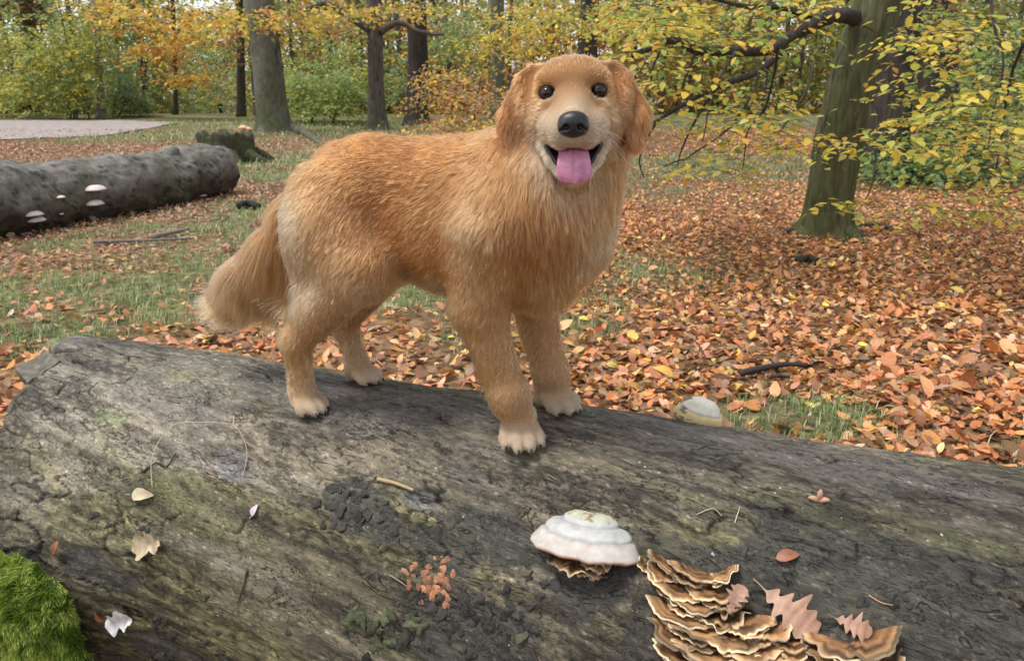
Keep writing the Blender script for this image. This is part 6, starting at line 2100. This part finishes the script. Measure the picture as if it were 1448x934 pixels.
def build_small():
    hoof_bracket()
    rim_bracket()
    A = [(948, 797, 34, -.35, .05), (985, 806, 40, -.15, .05), (1024, 806, 20, .5, .05), (962, 828, 44, -.18, .055), (1010, 832, 38, .15, .055), (985, 845, 46, -.06, .055), (1030, 846, 26, .3, .05), (965, 860, 48, -.14, .06),
         (1015, 862, 40, .06, .06), (985, 877, 54, -.12, .06), (1050, 872, 40, .25, .065), (970, 893, 50, -.14, .06), (1035, 890, 44, .05, .07), (1085, 884, 32, .3, .06), (1000, 908, 56, -.10, .065), (1065, 906, 42, .22, .07), (978, 922, 50, -.12, .06),
         (1030, 926, 60, -.08, .07), (1100, 915, 36, .2, .06), (1085, 932, 44, .08, .06), (985, 938, 46, -.1, .06), (1120, 902, 26, .1, .055), (915, 800, 16, -.5, .03), (1045, 945, 60, 0, .06)]
    A = A + [(x + rng.uniform(-14, 14), y + 8, hw * .62, tl + rng.uniform(-.15, .15), rc * .92) for x, y, hw, tl, rc in A[:22]]
    shelf_cluster('bracket_fungus', 'tall stack of wavy tan and brown shelf fungus hanging from the log', A, 400)
    B = [(1228, 898, 40, .55, .075), (1190, 906, 46, .0, .06), (1165, 914, 30, -.2, .055), (1215, 920, 46, .05, .06), (1150, 922, 24, -.2, .045), (1245, 925, 26, .5, .05)]
    shelf_cluster('bracket_fungus', 'low fan of banded brown shelf fungus right of the tall stack', B, 500)
    # leaves on the log
    PK = lin(190, 150, 126)
    lay_leaf(1112, 862, 'oak', .100, rad(-32), PK, 'large pinkish oak leaf leaning on the tall stack of shelf fungus', .012)
    lay_leaf(1203, 884, 'oak', .056, rad(-12), PK * .95, 'small pinkish oak leaf behind the low fan of shelf fungus', .012)
    lay_leaf(1040, 852, 'oak', .05, rad(70), PK * .8, 'curled pinkish leaf stuck between the shelves of the tall stack', .03)
    lay_leaf(1112, 788, 'curled', .040, rad(25), lin(160, 104, 76), 'little curled reddish brown leaf above the large oak leaf')
    lay_leaf(203, 700, 'curled', .052, rad(10), lin(206, 192, 158), 'pale yellowish curled leaf at the foot of the bent grass stem', .008)
    lobed_leaf(214, 772, .075, rad(20), lin(196, 178, 146), 'pale beige ragged leaf above the white curled leaf', 2.5, .42, .006)
    lobed_leaf(180, 868, .078, rad(8), lin(226, 226, 226), 'white torn dried leaf beside the bright green moss', 3, .34, .014, curl=.5)
    lay_leaf(361, 722, 'curled', .026, rad(80), lin(214, 196, 206), 'tiny whitish petal like scrap in the middle of the log', .004)
    lay_leaf(148, 866, 'curled', .03, rad(150), lin(150, 96, 60), 'small rusty leaf touching the white torn leaf', .01)
    # beech husk, three spread arms
    p, fr, _ = log_px(1158, 708)
    root = empty('beech_husk', p, 'small tan three armed beech husk standing on the right half of the log', 'beech husk')
    for k, (a, b, up) in enumerate(((-.95, .3, .1), (.9, .25, .15), (.05, -.6, .9))):
        d = fr[0] * a + fr[1] * b * .5 + fr[2] * (up + .15)
        C = catmull(np.array([p, p + d * .010 + fr[2] * .004, p + d * .019 + fr[2] * .003]), 8) - p
        V, F, _ = tube(C, [.003, .0042, .005, .0052, .0048, .004, .0028, .0012], 8)
        link('husk_arm', np_mesh('husk_arm', V, F, col=np.repeat(lin(190, 148, 122)[None], len(V), 0)), FUNGUS, root)
    # stems, twigs, splinters
    log_curve('grass_stem', [(217, 690), (219, 655), (232, 628), (254, 608), (295, 606), (334, 609), (347, 622), (353, 645), (343, 680)], .0010, .0006, lin(190, 174, 144), 'long thin pale grass stem bent in an arch on the left of the log', 'grass stem', .004, arch=.02, n=60)
    log_curve('twig', [(336, 596), (335, 610)], .0010, .0008, lin(206, 190, 160), 'short pale side sprig standing on the bent grass stem', 'twig', .02)
    log_curve('twig', [(535, 678), (560, 684), (586, 694)], .0045, .0035, lin(170, 150, 108), 'short yellowish wood splinter in the middle of the log', 'splinter', .004)
    log_curve('twig', [(351, 806), (345, 830), (337, 853)], .0018, .0010, (.02, .018, .015), 'thin black twig on the ochre part of the log', 'twig', .003)
    log_curve('twig', [(1039, 740), (1046, 718)], .0009, .0006, lin(214, 200, 170), 'tiny straight straw right of the white bracket', 'straw', .003)
    log_curve('twig', [(985, 728), (1008, 720), (1021, 731)], .0009, .0006, lin(190, 178, 150), 'tiny bent straw right of the white bracket', 'straw', .003)
    log_curve('twig', [(1228, 842), (1245, 852), (1262, 856)], .0016, .0010, lin(176, 138, 108), 'tan twig lying on the black bark above the low fan fungus', 'twig', .004)
    log_curve('twig', [(1255, 716), (1260, 738)], .0012, .0008, lin(96, 70, 56), 'short brown bud stalk on the right of the log', 'twig', .008)
    log_curve('twig', [(552, 812), (568, 822), (576, 828)], .0014, .0011, lin(150, 140, 120), 'thin grey twig left of the orange crust', 'twig', .004)
    log_curve('twig', [(203, 668), (222, 655), (236, 660), (250, 642)], .0020, .0012, (.022, .02, .018), 'black crooked twig above the pale curled leaf', 'twig', .003)
    # orange crust
    p, fr, _ = log_px(612, 820)
    root = empty('orange_crust', p, 'patch of salmon orange crust fungus broken into flakes on black bark', 'fungus', 'bracket fungi on the front log')
    r = np.random.default_rng(12)
    pl = [(582, 803), (574, 808), (588, 797), (622, 786), (630, 792), (616, 790)] + [(612 + r.normal(0, 18), 826 + r.normal(0, 13)) for _ in range(44)] + [(634, 847), (612, 846), (630, 852), (606, 838)]
    chips(root, 'crust_flake', pl, lin(150, 104, 78), .0088, FUNGUS, .08, lift=-.0008, seed=4, standing=.08)
    # bark crumbs and flakes on the dark patches
    bm = attr_mat('black_bark_flake', .7, .35, noise_scale=120, noise_amt=.4, bump_scale=220, bump_dist=.002)
    r = np.random.default_rng(5)
    pl = []
    for cx, cy, sx, sy, n in ((505, 715, 34, 16, 34), (515, 742, 30, 10, 16), (655, 880, 58, 32, 74), (560, 890, 24, 20, 20), (720, 845, 30, 30, 20), (700, 905, 30, 14, 16), (240, 900, 60, 24, 26), (150, 925, 60, 8, 10), (480, 690, 30, 10, 8), (840, 812, 40, 12, 12), (1290, 850, 80, 30, 22), (585, 760, 40, 12, 14), (130, 740, 40, 10, 10)):
        pl += [(cx + r.normal(0, sx), cy + r.normal(0, sy)) for _ in range(int(n * .6))]
    pl = [(x, min(y, 950)) for x, y in pl if x > -20]
    chips(fallen_log, 'bark_flake', pl, (.040, .037, .032), .0135, bm, .16, seed=6, standing=.2, lift=-.0015)
    pl = [(530 + r.normal(0, 22), 890 + r.normal(0, 14)) for _ in range(12)] + [(590 + r.normal(0, 14), 880 + r.normal(0, 10)) for _ in range(6)] + [(740, 898), (735, 905)]
    chips(fallen_log, 'bark_flake', pl, (.075, .085, .045), .016, bm, .16, seed=7, standing=.2)
    chips(fallen_log, 'wood_crumb', [(308, 870), (300, 878), (1102, 690), (1135, 718), (1190, 732), (1312, 764), (1332, 756), (904, 654), (912, 660), (932, 668), (585, 725), (655, 730), (520, 745), (487, 700), (1008, 783), (245, 610), (660, 905), (720, 912), (1096, 697), (1170, 712)], (.5, .48, .44), .0028, FUNGUS, .4, seed=8)
    # block split off at the broken left end
    top = [log_px(x, y)[0] + log_px(x, y)[1][2] * .003 for x, y in ((86, 511), (64, 496), (20, 521), (40, 541))]
    fr = log_px(60, 520)[1]
    m = 14
    gv, gu = np.meshgrid(np.linspace(0, 1, m), np.linspace(0, 1, m), indexing='ij')
    a_, b_, c_, d_ = [np.array(p) for p in top]
    Sf = (a_[None, None] * (1 - gu[..., None]) + d_[None, None] * gu[..., None]) * (1 - gv[..., None]) + (b_[None, None] * (1 - gu[..., None]) + c_[None, None] * gu[..., None]) * gv[..., None]
    Sf = Sf + fr[2] * (.016 * (fbm(Sf * 45, 4, 5)[..., None] - .5))
    ed_ = .014 * (fbm(Sf * 60, 3, 6)[..., None] - .5)
    Sf = Sf + fr[0] * ed_
    V = np.concatenate([Sf.reshape(-1, 3), Sf.reshape(-1, 3) - fr[2] * .042])
    i = np.arange(m - 1)[:, None] * m; j = np.arange(m - 1)[None]
    f1 = np.stack([i + j, i + j + 1, i + m + j + 1, i + m + j], -1).reshape(-1, 4)
    n0 = m * m
    sides = []
    for idx in (np.arange(m), np.arange(m) + m * (m - 1), np.arange(m) * m, np.arange(m) * m + m - 1):
        sides.append(np.stack([idx[:-1], idx[1:], idx[1:] + n0, idx[:-1] + n0], -1))
    colb = np.array([.17, .155, .12])[None] * (.15 + 1.3 * fbm(V * np.array([50, 50, 90]), 4, 9))[:, None]
    link_w('splinter', np_mesh('splinter', V, [f1, f1[:, ::-1] + n0, *sides], col=colb, smooth=False), attr_mat('splinter_wood', .7, .3, noise_scale=60, noise_amt=.35, bump_scale=90, bump_dist=.003), fallen_log)
    build_moss()

def build_moss():
    p, fr, _ = log_px(46, 862)
    root = empty('moss_clump', p, 'cushion of bright green feathery moss at the left end of the log', 'moss')
    X, D, Z = fr[0], fr[1], fr[2]
    m1, m2 = 16, 40
    def surf(r, a):
        wob = 1 + .22 * (fbm(np.stack([np.cos(a) * 1.6, np.sin(a) * 1.6], -1), 3, 8) - .5) * 2
        x = r * np.cos(a) * .168 * wob; y = r * np.sin(a) * .150 * wob
        z = .060 * np.sqrt(np.clip(1 - r ** 2, 0, 1)) * (.8 + .4 * fbm(np.stack([x * 20, y * 20], -1), 2, 9)) - .012
        return p + x[..., None] * X + y[..., None] * D + z[..., None] * Z
    r = np.linspace(0, 1, m1); a = np.linspace(0, 2 * np.pi, m2, endpoint=False)
    Rg, Ag = np.meshgrid(r, a, indexing='ij')
    V = surf(Rg.ravel(), Ag.ravel())
    i = np.arange(m1 - 1)[:, None] * m2; j = np.arange(m2)[None]; j2 = (j + 1) % m2
    F = np.stack([i + j, i + m2 + j, i + m2 + j2, i + j2], -1).reshape(-1, 4)
    link_w('cushion', np_mesh('cushion', V, F, col=np.repeat(np.array([[.06, .085, .015]]), len(V), 0)), FUNGUS, root)
    n = 32000
    rr = np.sqrt(rng.random(n)) * 1.04; aa = rng.uniform(0, 2 * np.pi, n)
    P = surf(np.minimum(rr, .999), aa)
    cx = P - p
    out = nrm(cx - Z * (cx @ Z)[:, None]) * (.25 + .9 * rr)[:, None]
    lock = np.stack([fbm(P * 55, 2, 60 + k) - .5 for k in range(3)], 1) * 4.2
    d = nrm(Z[None] * .8 + out + lock + rng.normal(0, .35, (n, 3)) + np.array([0, 0, -.2]) * rr[:, None])
    L = rng.uniform(.009, .021, n); w = rng.uniform(.0007, .0013, n)
    s = nrm(np.cross(d, rng.normal(size=(n, 3))))
    bend = nrm(d + np.array([0, 0, -.5]) + .3 * out)
    mid = P + d * (L * .55)[:, None]; tip = mid + bend * (L * .5)[:, None]
    V = np.stack([P - s * w[:, None], P + s * w[:, None], mid - s * (w * .9)[:, None], mid + s * (w * .9)[:, None], tip], 1).reshape(-1, 3)
    k = (np.arange(n) * 5)[:, None]
    F4 = np.concatenate([k, k + 1, k + 3, k + 2], 1); F3 = np.concatenate([k + 2, k + 3, k + 4], 1)
    tone = sstep(.35, .65, fbm(P * 34, 3, 66))
    c = (np.array([.15, .25, .030])[None] * (1 - tone[:, None]) + np.array([.44, .54, .12])[None] * tone[:, None]) * rng.uniform(.5, 1.4, n)[:, None]
    o = link_w('fronds', np_mesh('fronds', V, [F4, F3], col=np.repeat(c, 5, 0)), attr_mat('moss_frond', .55, .3, transl=.35), root)
    o["kind"] = "stuff"
    for (x, y, L, yw, cl, lb) in ((18, 786, .05, 40, lin(196, 150, 100), 'tan leaf caught on top of the green moss'), (89, 772, .032, 75, lin(150, 100, 66), 'thin brown leaf upright at the edge of the green moss')):
        lay_leaf(x, y, 'curled', L, rad(yw), cl, lb, .045 if x < 50 else .012)

build_small()
